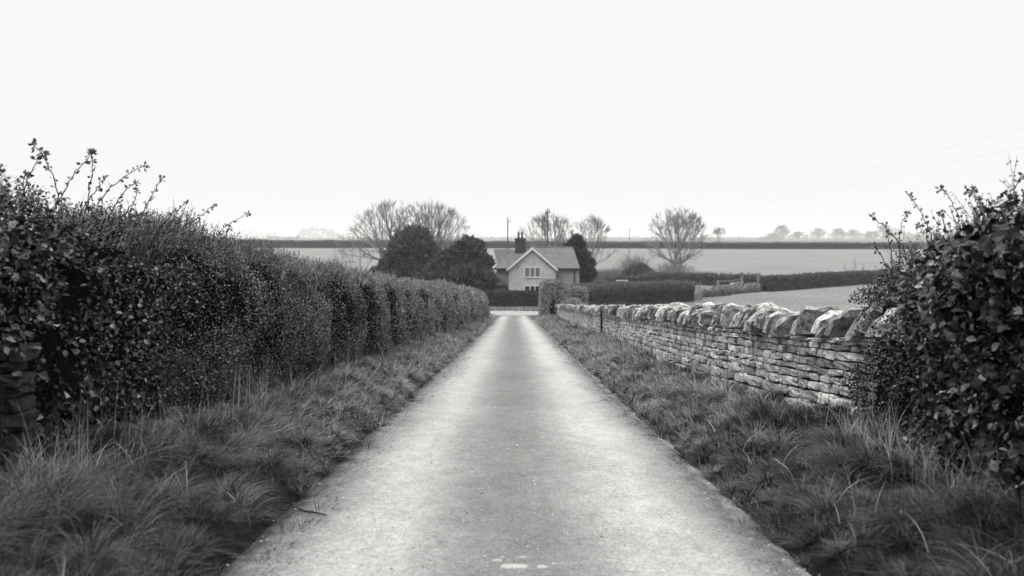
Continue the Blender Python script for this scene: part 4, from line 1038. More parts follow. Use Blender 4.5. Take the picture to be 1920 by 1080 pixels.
def build_trees():
    bare_tree('wide bare domed tree rising left above the round evergreen', 738, 187, seed=2, h=0, rx=8.4, zc=6.6, rz=7.7, trunk_h=4.6, limbs=16, spread=86, r0=.34, sparse=.82, minr=.018)
    bare_tree('bare spreading tree rising right above the round evergreen', 806, 192, seed=6, h=0, rx=7.8, zc=6.6, rz=7.8, trunk_h=4.2, limbs=16, spread=86, r0=.32, tr_n=1, sparse=.82, minr=.018)
    bare_tree('small sparse bare tree left of the evergreens', 664, 165, seed=8, h=0, rx=3.5, zc=5.2, rz=4.8, trunk_h=1.6, limbs=7, spread=62, r0=.16, tr_n=2, sparse=.75, dens=.7)
    bare_tree('bare tree behind the cottage roof, left of the pair', 1022, 200, seed=12, h=0, rx=5.4, zc=5.6, rz=6.8, trunk_h=4.4, limbs=12, spread=85, r0=.24, tr_n=2, minr=.02, sparse=1.15)
    bare_tree('slim upright bare tree directly behind the cottage ridge', 1042, 206, seed=14, h=0, rx=4.0, zc=6.2, rz=6.2, trunk_h=4.8, limbs=8, spread=65, r0=.26, minr=.02, sparse=1.1)
    bare_tree('bare drooping tree behind the dark conifer by the cottage', 1098, 210, seed=16, h=0, rx=6.0, zc=5.6, rz=6.8, trunk_h=3.4, limbs=14, spread=95, r0=.26, tr_n=3, minr=.02, sparse=1.0)
    bare_tree('large round-crowned bare tree standing alone in the stubble field hedge', 1267, 262, seed=21, h=0, rx=7.6, zc=8.3, rz=6.5, trunk_h=2.4, limbs=18, spread=82, r0=.60, tr_n=3, minr=.022, tw_r=.02, twig=1.0, sparse=.78)
    # far ones share meshes
    proto = bare_tree('lone hazy bare tree right of the big round-crowned one', 1349, 700, seed=27, h=0, rx=6.4, zc=8.2, rz=6.2, trunk_h=3.4, limbs=7, spread=60, r0=.32, tr_n=2, minr=.05, tw_r=.04, twig=1.2, sparse=.75)
    proto.scale = (.92, .92, .80)
    lines = bare_tree('round-headed hazy tree, tallest at the left end of the far tree line', 1467, 2400, seed=33, h=0, rx=10.5, zc=7.2, rz=9.8, trunk_h=.9, limbs=14, spread=88, r0=.5, minr=.07, tw_r=.06, twig=1.5, sparse=.62,
                      group='far tree line on the horizon')
    lines.scale = (1.92, 1.92, 1.74)
    far = [(1449, 1.2, .62, 'low hazy tree at the very left end of the far tree line'), (1498, 1.7, .86, 'wide low hazy tree next right of the tall round-headed one'),
           (1533, 1.55, 1.12, 'rounded hazy tree of the far tree line just left of its gap'), (1572, 1.5, 1.16, 'rounded hazy tree just right of the gap in the far tree line'),
           (1601, 1.7, .98, 'broad hazy tree in the middle of the right half of the far tree line'), (1631, 1.5, .86, 'low hazy tree before the last in the far tree line'),
           (1657, 1.8, 1.42, 'tall hazy tree at the right end of the far tree line')]
    for k, (u, sx, sc, l) in enumerate(far):
        o = copy_tree(lines); dd = 2400 + 60 * ((k * 7) % 5 - 2); x = px(u, dd); o.location = (x, dd, float(G(x, dd)) - .3 - 2.0 * (k % 2)); o.scale = (sx * 1.26, sx * 1.1, sc * 1.26); o.rotation_euler = (0, 0, k * 1.9); o['label'] = l
    # distant wood reading as one mass
    rng = np.random.default_rng(71); mb = MB()
    def wood(u0, u1, d, h0, prof, n):
        u = rng.uniform(u0, u1, n); hh = h0 * prof((u - u0) / (u1 - u0)) * (1 + .35 * noise2(u, u * 0, .16, 4)); z = rng.random(n) ** 1.1 * hh * (1 + .5 * rng.random(n) ** 3); dd = d + rng.normal(size=n) * 25; x = px(u, dd)
        P = np.stack([x, dd, zr(dd) + z], -1); dr = norm(np.stack([rng.normal(size=n) * .6, rng.normal(size=n) * .3, np.ones(n)], -1))
        mb.tubes(P, P + dr * rng.uniform(1.5, 4, n)[:, None], .22, .08, 3, rng.random(n))
    wood(555, 645, 2700, 24, lambda t: np.clip(1.25 * np.sin(math.pi * np.clip(t, 0, 1)) ** .5 * (1 - .45 * t), .1, 1), 2600)
    wood(360, 520, 2900, 21, lambda t: .55 + .4 * np.sin(t * 7) ** 2, 2600)
    wood(500, 560, 2300, 8, lambda t: .6 + 0 * t, 700); wood(640, 1000, 2200, 6, lambda t: .6 + .4 * np.sin(t * 23) ** 2, 2600)
    wood(1110, 1440, 2300, 5, lambda t: .6 + .4 * np.sin(t * 31) ** 2, 2200); wood(1655, 1760, 2000, 17, lambda t: .8 + .2 * np.sin(t * 9), 3000); wood(1760, 2100, 2000, 12, lambda t: .8 + .2 * np.sin(t * 19), 3000)
    wood(1420, 1470, 2000, 10, lambda t: t, 600); wood(1440, 1690, 2600, 15, lambda t: .55 + .45 * np.sin(t * 17) ** 2, 1500)
    tag(mb.build('distant_woodland', M['twig']), 'faint hazy woods along the horizon', 'woodland', kind='stuff')

    def evergreen(name, label, u, d, lobes, n, size, m, cat='tree', trunk_h=2.0, seed=0, pointing=.4, spray=(SPRAY_V, SPRAY_F), corein=.74, nsub=9):
        rng = np.random.default_rng(seed); x = px(u, d); z0 = float(G(x, d))
        root = thing(name, label, cat, (x, d, z0))
        L0 = np.array(lobes, float); L = []         # x, y, z, rx, ry, rz
        for l in L0:
            L.append(np.concatenate([l[:3], l[3:] * .84]))
            for j in range(nsub):
                vv = rand_dir(1, rng)[0]; vv[1] = -abs(vv[1]) * (1 if rng.random() < .8 else -1); vv[2] = max(vv[2], -.35); f_ = rng.uniform(.24, .44)
                L.append(np.concatenate([l[:3] + vv * l[3:] * rng.uniform(.66, .90), l[3:] * f_ * np.array([1.1, 1.1, .8])]))
        L = np.array(L)
        w = L[:, 3] * L[:, 5]; which = rng.choice(len(L), n, p=w / w.sum()); c = L[which]
        v = rand_dir(n, rng); v[:, 2] = np.where(v[:, 2] < -.5, -v[:, 2], v[:, 2])
        rr = 1.0 - .35 * rng.random(n) ** 1.6 + .25 * rng.random(n) ** 5 + .18 * fbm(v * 2 + which[:, None] * 7.1, 1.6, seed, 2) * 1.3
        P = c[:, :3] + v * c[:, 3:] * rr[:, None]
        ok = P[:, 2] > .1
        for j in range(len(L)):           # drop sprays buried in other lobes
            ok &= ~((which != j) & (np.sum(((P - L[j, :3]) / L[j, 3:]) ** 2, 1) < .55))
        P, v = P[ok], v[ok]; m_ = len(P)
        N = norm(v / L[which[ok], 3:]); Y = norm(N * .8 + rng.normal(size=P.shape) * .45 + np.array([0, 0, pointing]))
        mb = MB(); scatter(mb, P - Y * .1, Y, rand_dir(m_, rng) + N * .4 + np.array([0, 0, .3]), size * rng.uniform(.55, 1.4, m_),
                           np.clip(.15 + .7 * rng.random(m_) ** 1.3 + .25 * fbm(P, .55, seed + 3, 2), 0, 1), spray)
        mb.build('crown', M[m], root)
        core = MB(); TV = norm(C5[0])
        for l in L0: core.add(l[:3] + TV * l[3:] * corein * (1 + .08 * noise(TV * 2, 1, seed)[:, None]), C5[1], 0)
        core.build('inner_growth', M['core'], root, True)
        MB().tubes([[0, 0, -.2]], [[.05, 0, trunk_h]], .22, .16, 8).build('trunk', M['bark'], root)
        return root
    s = 160 / F
    evergreen('evergreen_tree', 'dark round-topped evergreen in front of the bare domed trees', 772, 160,
              [(0, 0, 6.6, 3.5, 3.4, 3.1), (-1.6, -.6, 4.6, 2.9, 2.8, 2.4), (1.6, -.3, 4.8, 3.0, 2.8, 2.6), (-3.2, -.4, 3.0, 2.6, 2.4, 2.0), (.3, -1.5, 2.8, 3.6, 2.6, 2.5), (-4.6, -.2, 1.8, 1.8, 1.8, 1.5), (2.4, -1.0, 2.2, 2.6, 2.4, 2.1)],
              30000, .60, 'evergreen', seed=81)
    evergreen('evergreen_tree', 'loose feathery dark evergreen right of the round-topped one, beside the cottage', 872, 141,
              [(.2, 0, 5.6, 2.1, 2.1, 2.6), (-1.6, 0, 4.6, 2.3, 2.1, 2.3), (1.1, -.2, 4.2, 1.9, 1.8, 2.1), (2.0, -.3, 2.6, 1.6, 1.6, 1.9), (0, -.8, 2.8, 3.2, 2.4, 2.4), (-2.6, -.5, 2.4, 2.4, 2.0, 2.0), (-4.0, -.6, 2.6, 2.0, 1.8, 1.9), (1.9, -.5, 1.3, 1.6, 1.5, 1.3)],
              42000, .66, 'evergreen', seed=83, pointing=.55)
    evergreen('conifer_tree', 'very dark conical conifer against the right end of the cottage', 1087, 158,
              [(-.55, 0, 6.8, 1.0, .95, 1.9), (-.35, 0, 5.6, 1.6, 1.5, 2.2), (-.05, 0, 4.0, 1.95, 1.7, 2.3), (.15, 0, 2.4, 1.95, 1.7, 2.2)], 20000, .46, 'conifer', seed=85, pointing=.9)
    evergreen('round_bush', 'round dark bush left of the big round-crowned tree', 1196, 214, [(0, 0, 1.6, 2.2, 2.0, 1.7), (1.0, 0, 1.5, 1.6, 1.6, 1.5), (-1.3, 0, 1.2, 1.4, 1.4, 1.3)], 7000, .55, 'evergreen', cat='bush', trunk_h=.8, seed=87)
    # twiggy scrub
    def scrub(label, u, d, sx, h, n, seed, m='twig', tone=(0, 1), r=.02):
        rng = np.random.default_rng(seed); x = px(u, d); root = thing('scrub_bush', label, 'bush', (x, d, float(G(x, d))))
        mb = MB(); bx = rng.normal(size=n) * sx * .35; by = rng.normal(size=n) * sx * .25; hh = h * np.exp(-(bx / sx) ** 2 * 1.2) * rng.uniform(.5, 1.1, n)
        P = np.stack([bx, by, 0 * bx], -1); dr = norm(np.stack([bx / sx * .6 + rng.normal(size=n) * .25, rng.normal(size=n) * .25, np.ones(n)], -1))
        P1 = P + dr * (hh * .55)[:, None]; P2 = P1 + norm(dr + rng.normal(size=P.shape) * .3) * (hh * .45)[:, None]
        mb.tubes(P, P1, r * 1.3, r, 3, rng.uniform(*tone, n)); mb.tubes(P1, P2, r, r * .5, 3, rng.uniform(*tone, n))
        k = np.repeat(np.arange(n), 4); f = rng.random(len(k)); Q = P1[k] + (P2 - P1)[k] * f[:, None]
        mb.tubes(Q, Q + norm(dr[k] + rng.normal(size=Q.shape) * .6) * (.35 * rng.uniform(.4, 1.2, len(k)))[:, None] * h / 2.5, r * .7, r * .3, 3, rng.uniform(*tone, len(k)))
        mb.build('stems', M[m], root); return root
    scrub('twiggy grey scrub below the small bare tree behind the left hedge', 632, 150, 4.6, 4.4, 1300, 91)
    scrub('low brushy scrub between the small bare tree and the evergreens', 692, 152, 3.4, 3.4, 700, 92)
    scrub('thin hazy scrub beside the round dark bush', 1145, 216, 5.5, 2.6, 800, 93, 'wood')
    scrub('twiggy growth standing over the round dark bush', 1188, 217, 3.2, 5.4, 420, 94, 'wood')
    scrub('brushwood round the foot of the big round-crowned tree', 1262, 258, 6.0, 3.0, 420, 95, 'wood')
    for u, h, l in ((1590, 3.4, 'thin sapling, left of three above the pasture hedge'), (1609, 4.6, 'tallest thin sapling above the pasture hedge'), (1625, 3.6, 'thin sapling, right of three above the pasture hedge')):
        d = 206; x = px(u, d); root = thing('sapling', l, 'tree', (x, d + 2.2, float(G(x, d))), 'saplings above the pasture hedge')
        rng = np.random.default_rng(u); MB().path([(0, 0, 0), (.05, 0, h * .5), (.02, 0, h)], [.05, .04, .015], 5).build('trunk', M['bark'], root)
        n = 26; t = rng.uniform(.35, 1, n); P = np.stack([.04 + 0 * t, 0 * t, h * t], -1); dr = norm(np.stack([rng.normal(size=n), rng.normal(size=n), np.full(n, 1.3)], -1))
        MB().tubes(P, P + dr * ((1.25 - t) * h * .3)[:, None], .02, .01, 3).build('crown', M['twig'], root)
build_trees()

# ------------------------------------------------------------------ the cottage
def build_cottage():
    D = 145.0; k = D / F; Z0 = float(zr(D)) - .05
    ox = px(998, D); root = thing('cottage', 'rendered country cottage with white gable bargeboards and brick chimney at the lane end', 'house', (ox, D, Z0))
    X = lambda u, d=D: (u - CX) * d / F - ox
    H = lambda v, d=D: pz(v, d) - Z0
    # local coordinates: x right, y away (0 = gable front), z up
    gl, gr = X(953.8), X(1042); ap = (X(998), H(464.3)); ev = H(502.5)
    dm = 1.3                                     # main range stands back
    Dm = D + dm; ml, mr = (927 - CX) * Dm / F - ox + .25, (1086.3 - CX) * Dm / F - ox
    evm = H(502.2, Dm); rid_y = dm + 3.0; rid = pz(463.6, D + rid_y) - Z0; bk = dm + 6.0
    # walls
    w = MB()
    w.add([(gl, 0, -.3), (gr, 0, -.3), (gr, 0, ev), (ap[0], 0, ap[1] - .05), (gl, 0, ev), (gl, 5, -.3), (gr, 5, -.3), (gr, 5, ev), (ap[0], 5, ap[1] - .05), (gl, 5, ev)],
          [np.array([[0, 1, 2, 3, 4], [9, 8, 7, 6, 5]]), np.array([[0, 4, 9, 5], [1, 6, 7, 2]])])
    gable = w.build('gable_wall', M['render'], root)
    mw = MB(); mw.box(gr + .003, mr, dm, bk, -.3, evm - .02); wing = mw.build('wing_wall', M['render_dark'], root); wing['label'] = 'darker grey wing wall'
    lw = MB(); lw.box(ml, gl - .003, dm + .02, bk, -.3, evm - .02); lwall = lw.build('side_wall', M['lean_wall'], root)
    # roofs
    rf = MB(); ov = .28
    pitch = (ap[1] - ev) / (ap[0] - gl)
    for sx, ex in ((-1, gl), (1, gr)):
        x_e = ex + sx * .22; z_e = ev - .22 * pitch
        a = [(ap[0], -ov, ap[1]), (x_e, -ov, z_e), (x_e, 4.2, z_e), (ap[0], 4.2, ap[1])]
        if sx > 0: a = a[::-1]
        rf.slab(a, .09)
    rl, rr_ = (970 - CX) * (D + rid_y) / F - ox, (1074.5 - CX) * (D + rid_y) / F - ox
    el, er = (925.5 - CX) * Dm / F - ox, (1087.5 - CX) * Dm / F - ox
    f = dm - .3; zf = evm - .05
    rf.slab([(el, f, zf), (er, f, zf), (rr_, rid_y, rid), (rl, rid_y, rid)], .08)
    rf.slab([(er, f, zf), (er, bk + .3, zf), (rr_, rid_y, rid)], .08)
    rf.slab([(er, bk + .3, zf), (el, bk + .3, zf), (rl, rid_y, rid), (rr_, rid_y, rid)], .08)
    rf.slab([(el, bk + .3, zf), (el, f, zf), (rl, rid_y, rid)], .08)
    roof = rf.build('roof', M['roof'], root)
    rg = MB(); rg.tubes([(rl, rid_y, rid + .02)], [(rr_, rid_y, rid + .02)], .10, .10, 6, .9, True); rg.tubes([(ap[0], -ov, ap[1] + .02)], [(ap[0], 4, ap[1] + .02)], .09, .09, 6, .9, True)
    rg.build('ridge_tiles', M['roof'], roof)
    # bargeboards
    for sx, ex in ((-1, gl), (1, gr)):
        x_e = ex + sx * .26; z_e = ev - .24 * pitch; hb = .30
        a = [(ap[0], z + 0, 0) for z in (0,)]
        b = MB(); y0, y1 = -ov - .05, -ov - .005
        V = [(ap[0], ap[1] + .07), (x_e, z_e + .07), (x_e, z_e + .07 - hb), (ap[0], ap[1] + .07 - hb * 1.1)]
        V3 = [(x, y0, z) for x, z in V] + [(x, y1, z) for x, z in V]
        b.add(V3, [(0, 1, 2, 3), (7, 6, 5, 4), (0, 4, 5, 1), (1, 5, 6, 2), (2, 6, 7, 3), (3, 7, 4, 0)]); b.build('bargeboard', M['white'], root)
    # gutters and pipes
    for x0, x1 in ((el, gl - .2), (gr + .25, er)):
        MB().box(x0, x1, f - .10, f - .005, zf - .16, zf - .02).build('gutter', M['black'], root)
    xp = (1077 - CX) * Dm / F - ox
    MB().tubes([(xp, dm - .08, 0)], [(xp, dm - .08, zf - .1)], .075, .075, 8, cap=True).build('downpipe', M['black'], root)
    # windows
    def window(u0, u1, v0, v1, glass, lights=3, y=0., recess=.0):
        x0, x1, z1, z0 = X(u0), X(u1), H(v0), H(v1)
        fr = MB(); t = .12; y0, y1 = y - .06, y + .03
        fr.box(x0, x1, y0, y1, z1 - t, z1); fr.box(x0, x1, y0 - .05, y1, z0 - .02, z0 + t * .9)
        fr.box(x0, x0 + t, y0, y1, z0 + t * .9, z1 - t); fr.box(x1 - t, x1, y0, y1, z0 + t * .9, z1 - t)
        for i in range(1, lights):
            xc = x0 + t + (x1 - x0 - 2 * t) * i / lights; fr.box(xc - .055, xc + .055, y0, y1, z0 + t * .9, z1 - t)
        o = fr.build('window', M['white'], root)
        MB().box(x0 + t * .6, x1 - t * .6, y - .02, y - .006, z0 + .05, z1 - .05, .5).build('pane', M[glass], o)
    window(982.5, 1014.3, 500.2, 520.5, 'glass_up'); window(982.5, 1014.3, 534.8, 556, 'glass_low')
    # blocked opening in the wing
    x0, x1 = (1043.5 - CX) * Dm / F - ox, (1055.5 - CX) * Dm / F - ox; z1, z0 = H(517.5, Dm), H(531, Dm)
    bo = MB().box(x0 + .08, x1, dm - .02, dm - .004, z0, z1 - .12, .0).build('blocked_window', M['lean_wall'], root); bo['label'] = 'blocked grey opening'
    MB().box(x0 + .02, x1 + .1, dm - .05, dm - .004, z1 - .118, z1).build('lintel', M['wood'], bo)
    for u, v in ((971.5, 501), (1025.5, 495)):
        MB().box(X(u) - .09, X(u) + .09, -.03, -.004, H(v) - .12, H(v) + .12).build('vent', M['brick'], root)
    # lean-to on the left
    d2 = -.6; D2 = D + d2
    lx0, lx1 = (905 - CX) * D2 / F - ox, (950.5 - CX) * D2 / F - ox; le = pz(535.5, D2) - Z0; lt = pz(517, D2 + 1.6) - Z0
    MB().box(lx0 + .1, lx1 - .15, d2, dm + .018, -.3, le - .02).build('lean_to_wall', M['lean_wall'], root)
    r2 = MB(); xa = (932 - CX) * (D2 + 1.7) / F - ox
    r2.slab([(lx0, d2 - .2, le), (lx1 + .05, d2 - .2, le), (xa, dm + .0, lt + .1), (lx0, dm + .0, lt + .1)], .08, .0)
    r2.slab([(lx1 + .05, d2 - .2, le), (lx1 + .05, dm, le), (xa, dm, lt + .1)], .08, .0)
    lr = r2.build('lean_to_roof', M['dark_slate'], root)
    MB().box(lx0, lx1 + .08, d2 - .28, d2 - .205, le - .20, le - .02).build('gutter', M['black'], root)
    MB().tubes([(lx1 - .1, d2 - .1, 0)], [(lx1 - .1, d2 - .1, le - .1)], .07, .07, 8, cap=True).build('downpipe', M['black'], root)
    # rear wing with a pale verge
    d3 = 7.6; D3 = D + d3
    a0, a1 = (925 - CX) * D3 / F - ox, (978 - CX) * D3 / F - ox; rz_ = pz(467, D3) - Z0; ez = pz(503, D3 - 2.4) - Z0
    xl = (936 - CX) * (D3 - 2.4) / F - ox
    MB().box(xl + .15, a1 - .2, d3 - 2.2, d3 + 2.2, -.3, ez - .05).build('rear_wall', M['render_dark'], root)
    r3 = MB().slab([(xl, d3 - 2.5, ez), (a1, d3 - 2.5, ez), (a1, d3, rz_), (a0, d3, rz_)], .08, .1); r3.slab([(a1, d3 + 2.5, ez), (xl, d3 + 2.5, ez), (a0, d3, rz_), (a1, d3, rz_)], .08, .1)
    rr3 = r3.build('rear_roof', M['roof'], root)
    g3 = MB().add([(xl - .10, d3 - 2.5, ez - .1), (a0 - .06, d3, rz_ + .05), (a0 - .7, d3 + .5, rz_ - .5), (xl - 1.1, d3 - 2.2, ez - .3), (xl - .10, d3 - 2.45, ez - .3)], [(0, 1, 2, 3), (0, 3, 4)])
    MB().slab([(a0 - .10, d3 + .02, rz_ - .02), (xl - .12, d3 - 2.52, ez - .02), (xl - .9, d3 - 2.3, ez - .15), (a0 - .35, d3 + .02, rz_ - .55)], .1, .9).build('verge', M['render'], rr3)
    # chimney
    dc = rid_y - .6; Dc = D + dc; c0, c1 = (965 - CX) * Dc / F - ox, (986 - CX) * Dc / F - ox; ct = pz(446.5, Dc) - Z0; cb = pz(474, Dc) - Z0
    ch = MB().box(c0 + .05, c1 - .05, dc - .4, dc + .5, cb - .4, ct - .22, .3).box(c0, c1, dc - .46, dc + .56, ct - .22, ct, .5).build('chimney', M['brick'], roof)
    for u in (972.3, 978.8):
        xc = (u - CX) * Dc / F - ox; pt = pz(433.5, Dc) - Z0
        p = MB().tubes([(xc, dc, ct), (xc, dc, ct + .55), (xc, dc, ct + .7)], [(xc, dc, ct + .55), (xc, dc, ct + .7), (xc, dc, pt)], [.17, .19, .10], [.13, .16, .05], 10, .15, True)
        p.build('chimney_pot', M['brick'], ch)
    MB().slab([(c0 - .10, dc - .5, cb + .30), (c0 - .01, dc - .5, cb + .30), (c0 - .01, dc + .1, cb + .60), (c0 - .10, dc + .1, cb + .60)], .05).build('flashing', M['render'], ch)
build_cottage()

# ------------------------------------------------------------------ farm bits: goal, gate, fence, poles, wires
def build_bits():
    d = 150.0; x0, x1 = px(1156, d), px(1176.5, d); zt = float(pz(525.8, d)); z0 = float(G(x0, d))
    root = thing('goal_frame', 'small white football goal frame on the lawn behind the garden hedge', 'goal', ((x0 + x1) / 2, d, z0))
    w = (x1 - x0) / 2; h = zt - z0; b = .045
    for sx in (-w, w): MB().tubes([(sx, 0, 0)], [(sx, 0, h)], b, b, 8, cap=True).build('upright', M['white'], root)
    MB().tubes([(-w, 0, h)], [(w, 0, h)], b, b, 8, cap=True).build('crossbar', M['white'], root)
    for sx in (-w, w): MB().tubes([(sx, 0, h), (sx * .8, .9, h - .1)], [(sx * .8, .9, h - .1), (sx * .8, 1.1, 0)], b * .6, b * .6, 6, cap=True).build('stay', M['white'], root)
    mb = MB(); t = np.linspace(-.8, .8, 14) * w
    mb.tubes([(a, 1.0, 0) for a in t], [(a, .9, h - .1) for a in t], .012, .012, 3); zz = np.linspace(.1, h - .1, 9)
    mb.tubes([(-.8 * w, 1.0, z) for z in zz], [(.8 * w, 1.0, z) for z in zz], .012, .012, 3); mb.build('net', M['wood'], root)
    # rail fence by the field wall
    d = 174.0; xa, xb = px(1346, d), px(1391, d); z0 = float(G((xa + xb) / 2, d))
    root = thing('rail_fence', 'weathered two-rail wooden fence with a stout post behind the ragged stone wall', 'fence', ((xa + xb) / 2, d, z0))
    xm = (xa + xb) / 2; zA, zB = float(pz(528.5, d)) - z0, float(pz(525.5, d)) - z0
    MB().box(xa - xm - .2, xa - xm + .2, -.12, .12, -.1, zA + .25, .8).build('post', M['wood'], root)
    MB().box(xb - xm - .16, xb - xm + .16, -.12, .12, -.1, float(pz(518, d)) - z0, .5).build('post', M['wood'], root)
    for dz in (0, -.72): MB().add([(xa - xm + .2, -.05, zA + dz), (xb - xm - .16, -.05, zB + dz), (xb - xm - .16, .05, zB + dz), (xa - xm + .2, .05, zA + dz), (xa - xm + .2, -.05, zA + dz + .16), (xb - xm - .16, -.05, zB + dz + .16), (xb - xm - .16, .05, zB + dz + .16), (xa - xm + .2, .05, zA + dz + .16)],
         [(0, 1, 5, 4), (2, 3, 7, 6), (4, 5, 6, 7), (3, 2, 1, 0), (0, 4, 7, 3), (1, 2, 6, 5)], .7).build('rail', M['wood'], root)
    d = 180.0; x0 = px(1422, d); z0 = float(G(x0, d))
    o = MB().box(-.22, .22, -.15, .15, -.1, float(pz(514, d)) - z0, .6).box(-.26, .26, -.19, .19, float(pz(514, d)) - z0, float(pz(514, d)) - z0 + .12, .9).build('gate_post', M['wood']); o.location = (x0, d, z0); tag(o, 'grey gatepost at the left end of the pasture hedge', 'post')
    # little gate and hurdle near the garden hedge end
    d = 153.5; xa, xb = px(1301, d), px(1313, d); z0 = float(G(xa, d)); xm = (xa + xb) / 2; zt = float(pz(527.5, d)) - z0
    root = thing('wicket_gate', 'small pale barred gate between the garden hedge and the ragged stone wall', 'gate', (xm, d, z0))
    for sx in (xa - xm, xb - xm): MB().box(sx - .07, sx + .07, -.07, .07, -.1, zt, .9).build('post', M['wood'], root)
    for z in (.5, .85, 1.2, 1.5): MB().box(xa - xm + .075, xb - xm - .075, -.03, .03, z, z + .07, .5).build('bar', M['wood'], root)
    MB().box(-.04, .04, -.065, -.033, .4, zt - .1, .5).build('brace', M['wood'], root)
    d = 151.5; xa, xb = px(1289, d), px(1299, d); z0 = float(G(xa, d)); root = thing('hurdle_fence', 'short pale wooden hurdle against the end of the garden hedge', 'fence', ((xa + xb) / 2, d, z0)); w = (xb - xa) / 2
    for sx in np.linspace(-w, w, 5): MB().box(sx - .05, sx + .05, -.05, .05, -.1, 1.45, .7).build('stake', M['wood'], root)
    for z in (.3, .75, 1.2): MB().box(-w - .05, w + .05, -.09, -.055, z, z + .12, .5).build('rail', M['wood'], root)
    d = 151.5; x = px(1308, d); z0 = float(G(x, d)); root = thing('water_trough', 'pale stone water trough in front of the little barred gate', 'trough', (x, d, z0)); w, h = .62, .8
    t = MB().box(-w, w, -.3, -.2, 0, h).box(-w, w, .2, .3, 0, h).box(-w, -w + .1, -.197, .197, 0, h).box(w - .1, w, -.197, .197, 0, h).box(-w + .1, w - .1, -.197, .197, 0, .15); t.build('basin', M['wood'], root)
    MB().box(-w + .103, w - .103, -.195, .195, h - .12, h - .10).build('water', M['glass_low'], root)
    # poles
    def pole(u, d, vt, label, head):
        x = px(u, d); z0 = float(G(x, d)); h = float(pz(vt, d)) - z0; r = .13 if d < 400 else .12
        root = thing('utility_pole', label, 'pole', (x, d, z0), 'utility poles across the fields')
        MB().tubes([(0, 0, -.3)], [(0, 0, h)], r, r * .72, 8, .4, True).build('post', M['pole'], root)
        if head == 1:
            MB().box(-.02, .55, -.06, .06, h - .75, h - .65, .3).build('bracket', M['pole'], root); MB().tubes([(.5, 0, h - .65)], [(.5, 0, h - .42)], .05, .04, 6, cap=True).build('insulator', M['pole'], root)
        if head == 2:
            MB().box(-.42, .42, -.30, -.10, h - .75, h - .55, .2).build('crossarm', M['pole'], root); MB().tubes([(-.25, -.3, h - 1.1)], [(-.25, -.3, h - .78)], .22, .22, 10, .2, True).build('transformer', M['pole'], root)
            for sx in (-.35, .3): MB().tubes([(sx, -.2, h - .55)], [(sx, -.2, h - .15)], .07, .05, 6, cap=True).build('insulator', M['pole'], root)
        return root
    pole(952, 205, 408, 'plain utility pole left of the cottage chimney', 1)
    pole(1027, 198, 391, 'tall utility pole with fittings on top behind the cottage gable', 2)
    pole(1180, 420, 428, 'hazy utility pole between the conifer and the big round-crowned tree', 1)
    pole(1386, 640, 437, 'tiny far utility pole right of the lone hazy tree', 0)
    pole(1695, 520, 424, 'faint utility pole right of the far tree line, behind the ivy bush', 0)
    # overhead wires running out of the picture to the right
    for k, (zA, zB, xo, sag, lb) in enumerate(((428.5, 232, 0, 1.2, 'upper faint overhead wire slanting up to the right in the sky'), (431, 268, .4, 1.2, 'lower faint overhead wire slanting up to the right in the sky'))):
        A = P3(1180 + xo, zA, 420); B0 = P3(1920, zB, 99.0); B = A + (B0 - A) * 1.22
        n = 50; t = np.linspace(0, 1, n); P = A + (B - A) * t[:, None]; P[:, 2] -= sag * 4 * t * (1 - t) * .5
        o = MB().path(P, .0042, 5).build('overhead_wire', M['wire']); tag(o, lb, 'wire', 'overhead wires')
build_bits()

# ------------------------------------------------------------------ air, sky, light, camera
def build_air():
    x0, x1, y0, y1, z0, z1 = -3600, 3600, -70, 4200, -3.0, CAM_H + 16
    o = MB().box(x0, x1, y0, y1, z0, z1).build('haze', None)
    m = bpy.data.materials.new('haze_air'); m.use_nodes = True; N = m.node_tree.nodes; N.remove(N['Principled BSDF'])
    v = N.new('ShaderNodeVolumePrincipled'); v.inputs['Color'].default_value = (1, 1, .99, 1); v.inputs['Density'].default_value = .00018; v.inputs['Anisotropy'].default_value = .0
    m.node_tree.links.new(v.outputs[0], N['Material Output'].inputs['Volume']); o.data.materials.append(m)
    tag(o, 'thin pale winter haze over the fields', 'haze', kind='stuff')
build_air()

SUN_EL, SUN_AZ = R(58), R(215)        # azimuth clockwise from +y: behind the viewer to the left
W = bpy.data.worlds.new('World'); S.world = W; W.use_nodes = True
N = W.node_tree.nodes; L = W.node_tree.links; bg = N['Background']
sky = N.new('ShaderNodeTexSky'); sky.sky_type = 'NISHITA'; sky.sun_disc = False; sky.sun_elevation = SUN_EL; sky.sun_rotation = SUN_AZ; sky.dust_density = 4
bw = N.new('ShaderNodeRGBToBW'); L.new(sky.outputs[0], bw.inputs[0])
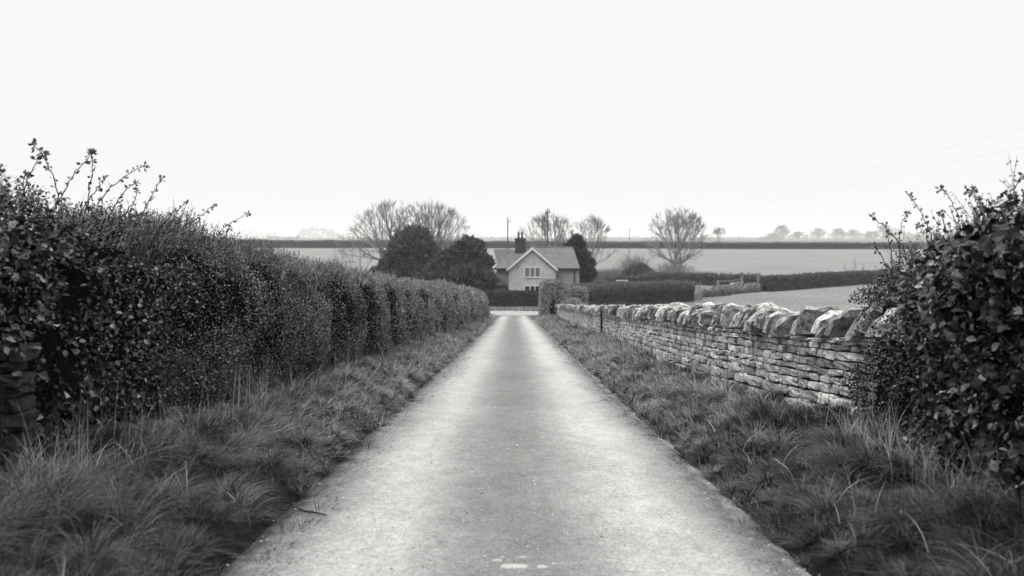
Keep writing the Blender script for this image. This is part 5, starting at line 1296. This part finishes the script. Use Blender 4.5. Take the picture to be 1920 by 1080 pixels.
# overcast: an even white cloud sheet that is brighter overhead than near the horizon
tc = N.new('ShaderNodeTexCoord'); sp = N.new('ShaderNodeSeparateXYZ'); L.new(tc.outputs['Generated'], sp.inputs[0])
mr = N.new('ShaderNodeMapRange'); mr.interpolation_type = 'SMOOTHSTEP'
for i, v in enumerate((.36, 1.0, 9.72, 42.0)): mr.inputs[i + 1].default_value = v
L.new(sp.outputs[2], mr.inputs[0])
cl = N.new('ShaderNodeMix'); cl.data_type = 'RGBA'; cl.blend_type = 'MULTIPLY'; cl.inputs[0].default_value = 1; cl.inputs[7].default_value = (1, 1, .985, 1)
L.new(mr.outputs[0], cl.inputs[6])
mx = N.new('ShaderNodeMix'); mx.data_type = 'RGBA'; mx.inputs[0].default_value = .95
L.new(bw.outputs[0], mx.inputs[6]); L.new(cl.outputs[2], mx.inputs[7]); L.new(mx.outputs[2], bg.inputs['Color']); bg.inputs['Strength'].default_value = .1

sd = bpy.data.lights.new('sun', 'SUN'); sd.energy = 2.2; sd.angle = R(25); sd.color = (1, .985, .96)
so = bpy.data.objects.new('sun', sd); COL.objects.link(so)
dirv = Vector((math.sin(SUN_AZ) * math.cos(SUN_EL), math.cos(SUN_AZ) * math.cos(SUN_EL), math.sin(SUN_EL)))
so.rotation_euler = dirv.to_track_quat('Z', 'Y').to_euler(); so.location = (-20, -30, 60)

cd = bpy.data.cameras.new('camera'); co = bpy.data.objects.new('camera', cd); COL.objects.link(co); S.camera = co
co.location = (0, 0, CAM_H); co.rotation_euler = (R(90), 0, 0)
cd.sensor_width = 36; cd.lens = F / 1920 * 36; cd.shift_y = -(540 - HY) / 1920; cd.shift_x = -(CX - 960) / 1920
cd.clip_end = 8000; cd.clip_start = .05
cd.dof.use_dof = True; cd.dof.focus_distance = 15.5; cd.dof.aperture_fstop = 2.2

S.view_settings.view_transform = 'Standard'; S.view_settings.look = 'None'; S.view_settings.exposure = 0; S.view_settings.gamma = 1
S.render.engine = 'CYCLES'
cy = S.cycles; cy.use_denoising = True; cy.denoising_input_passes = 'RGB_ALBEDO_NORMAL'; cy.denoising_prefilter = 'ACCURATE'; cy.use_adaptive_sampling = False; cy.max_bounces = 5; cy.diffuse_bounces = 2; cy.glossy_bounces = 2; cy.volume_bounces = 2; cy.transparent_max_bounces = 4
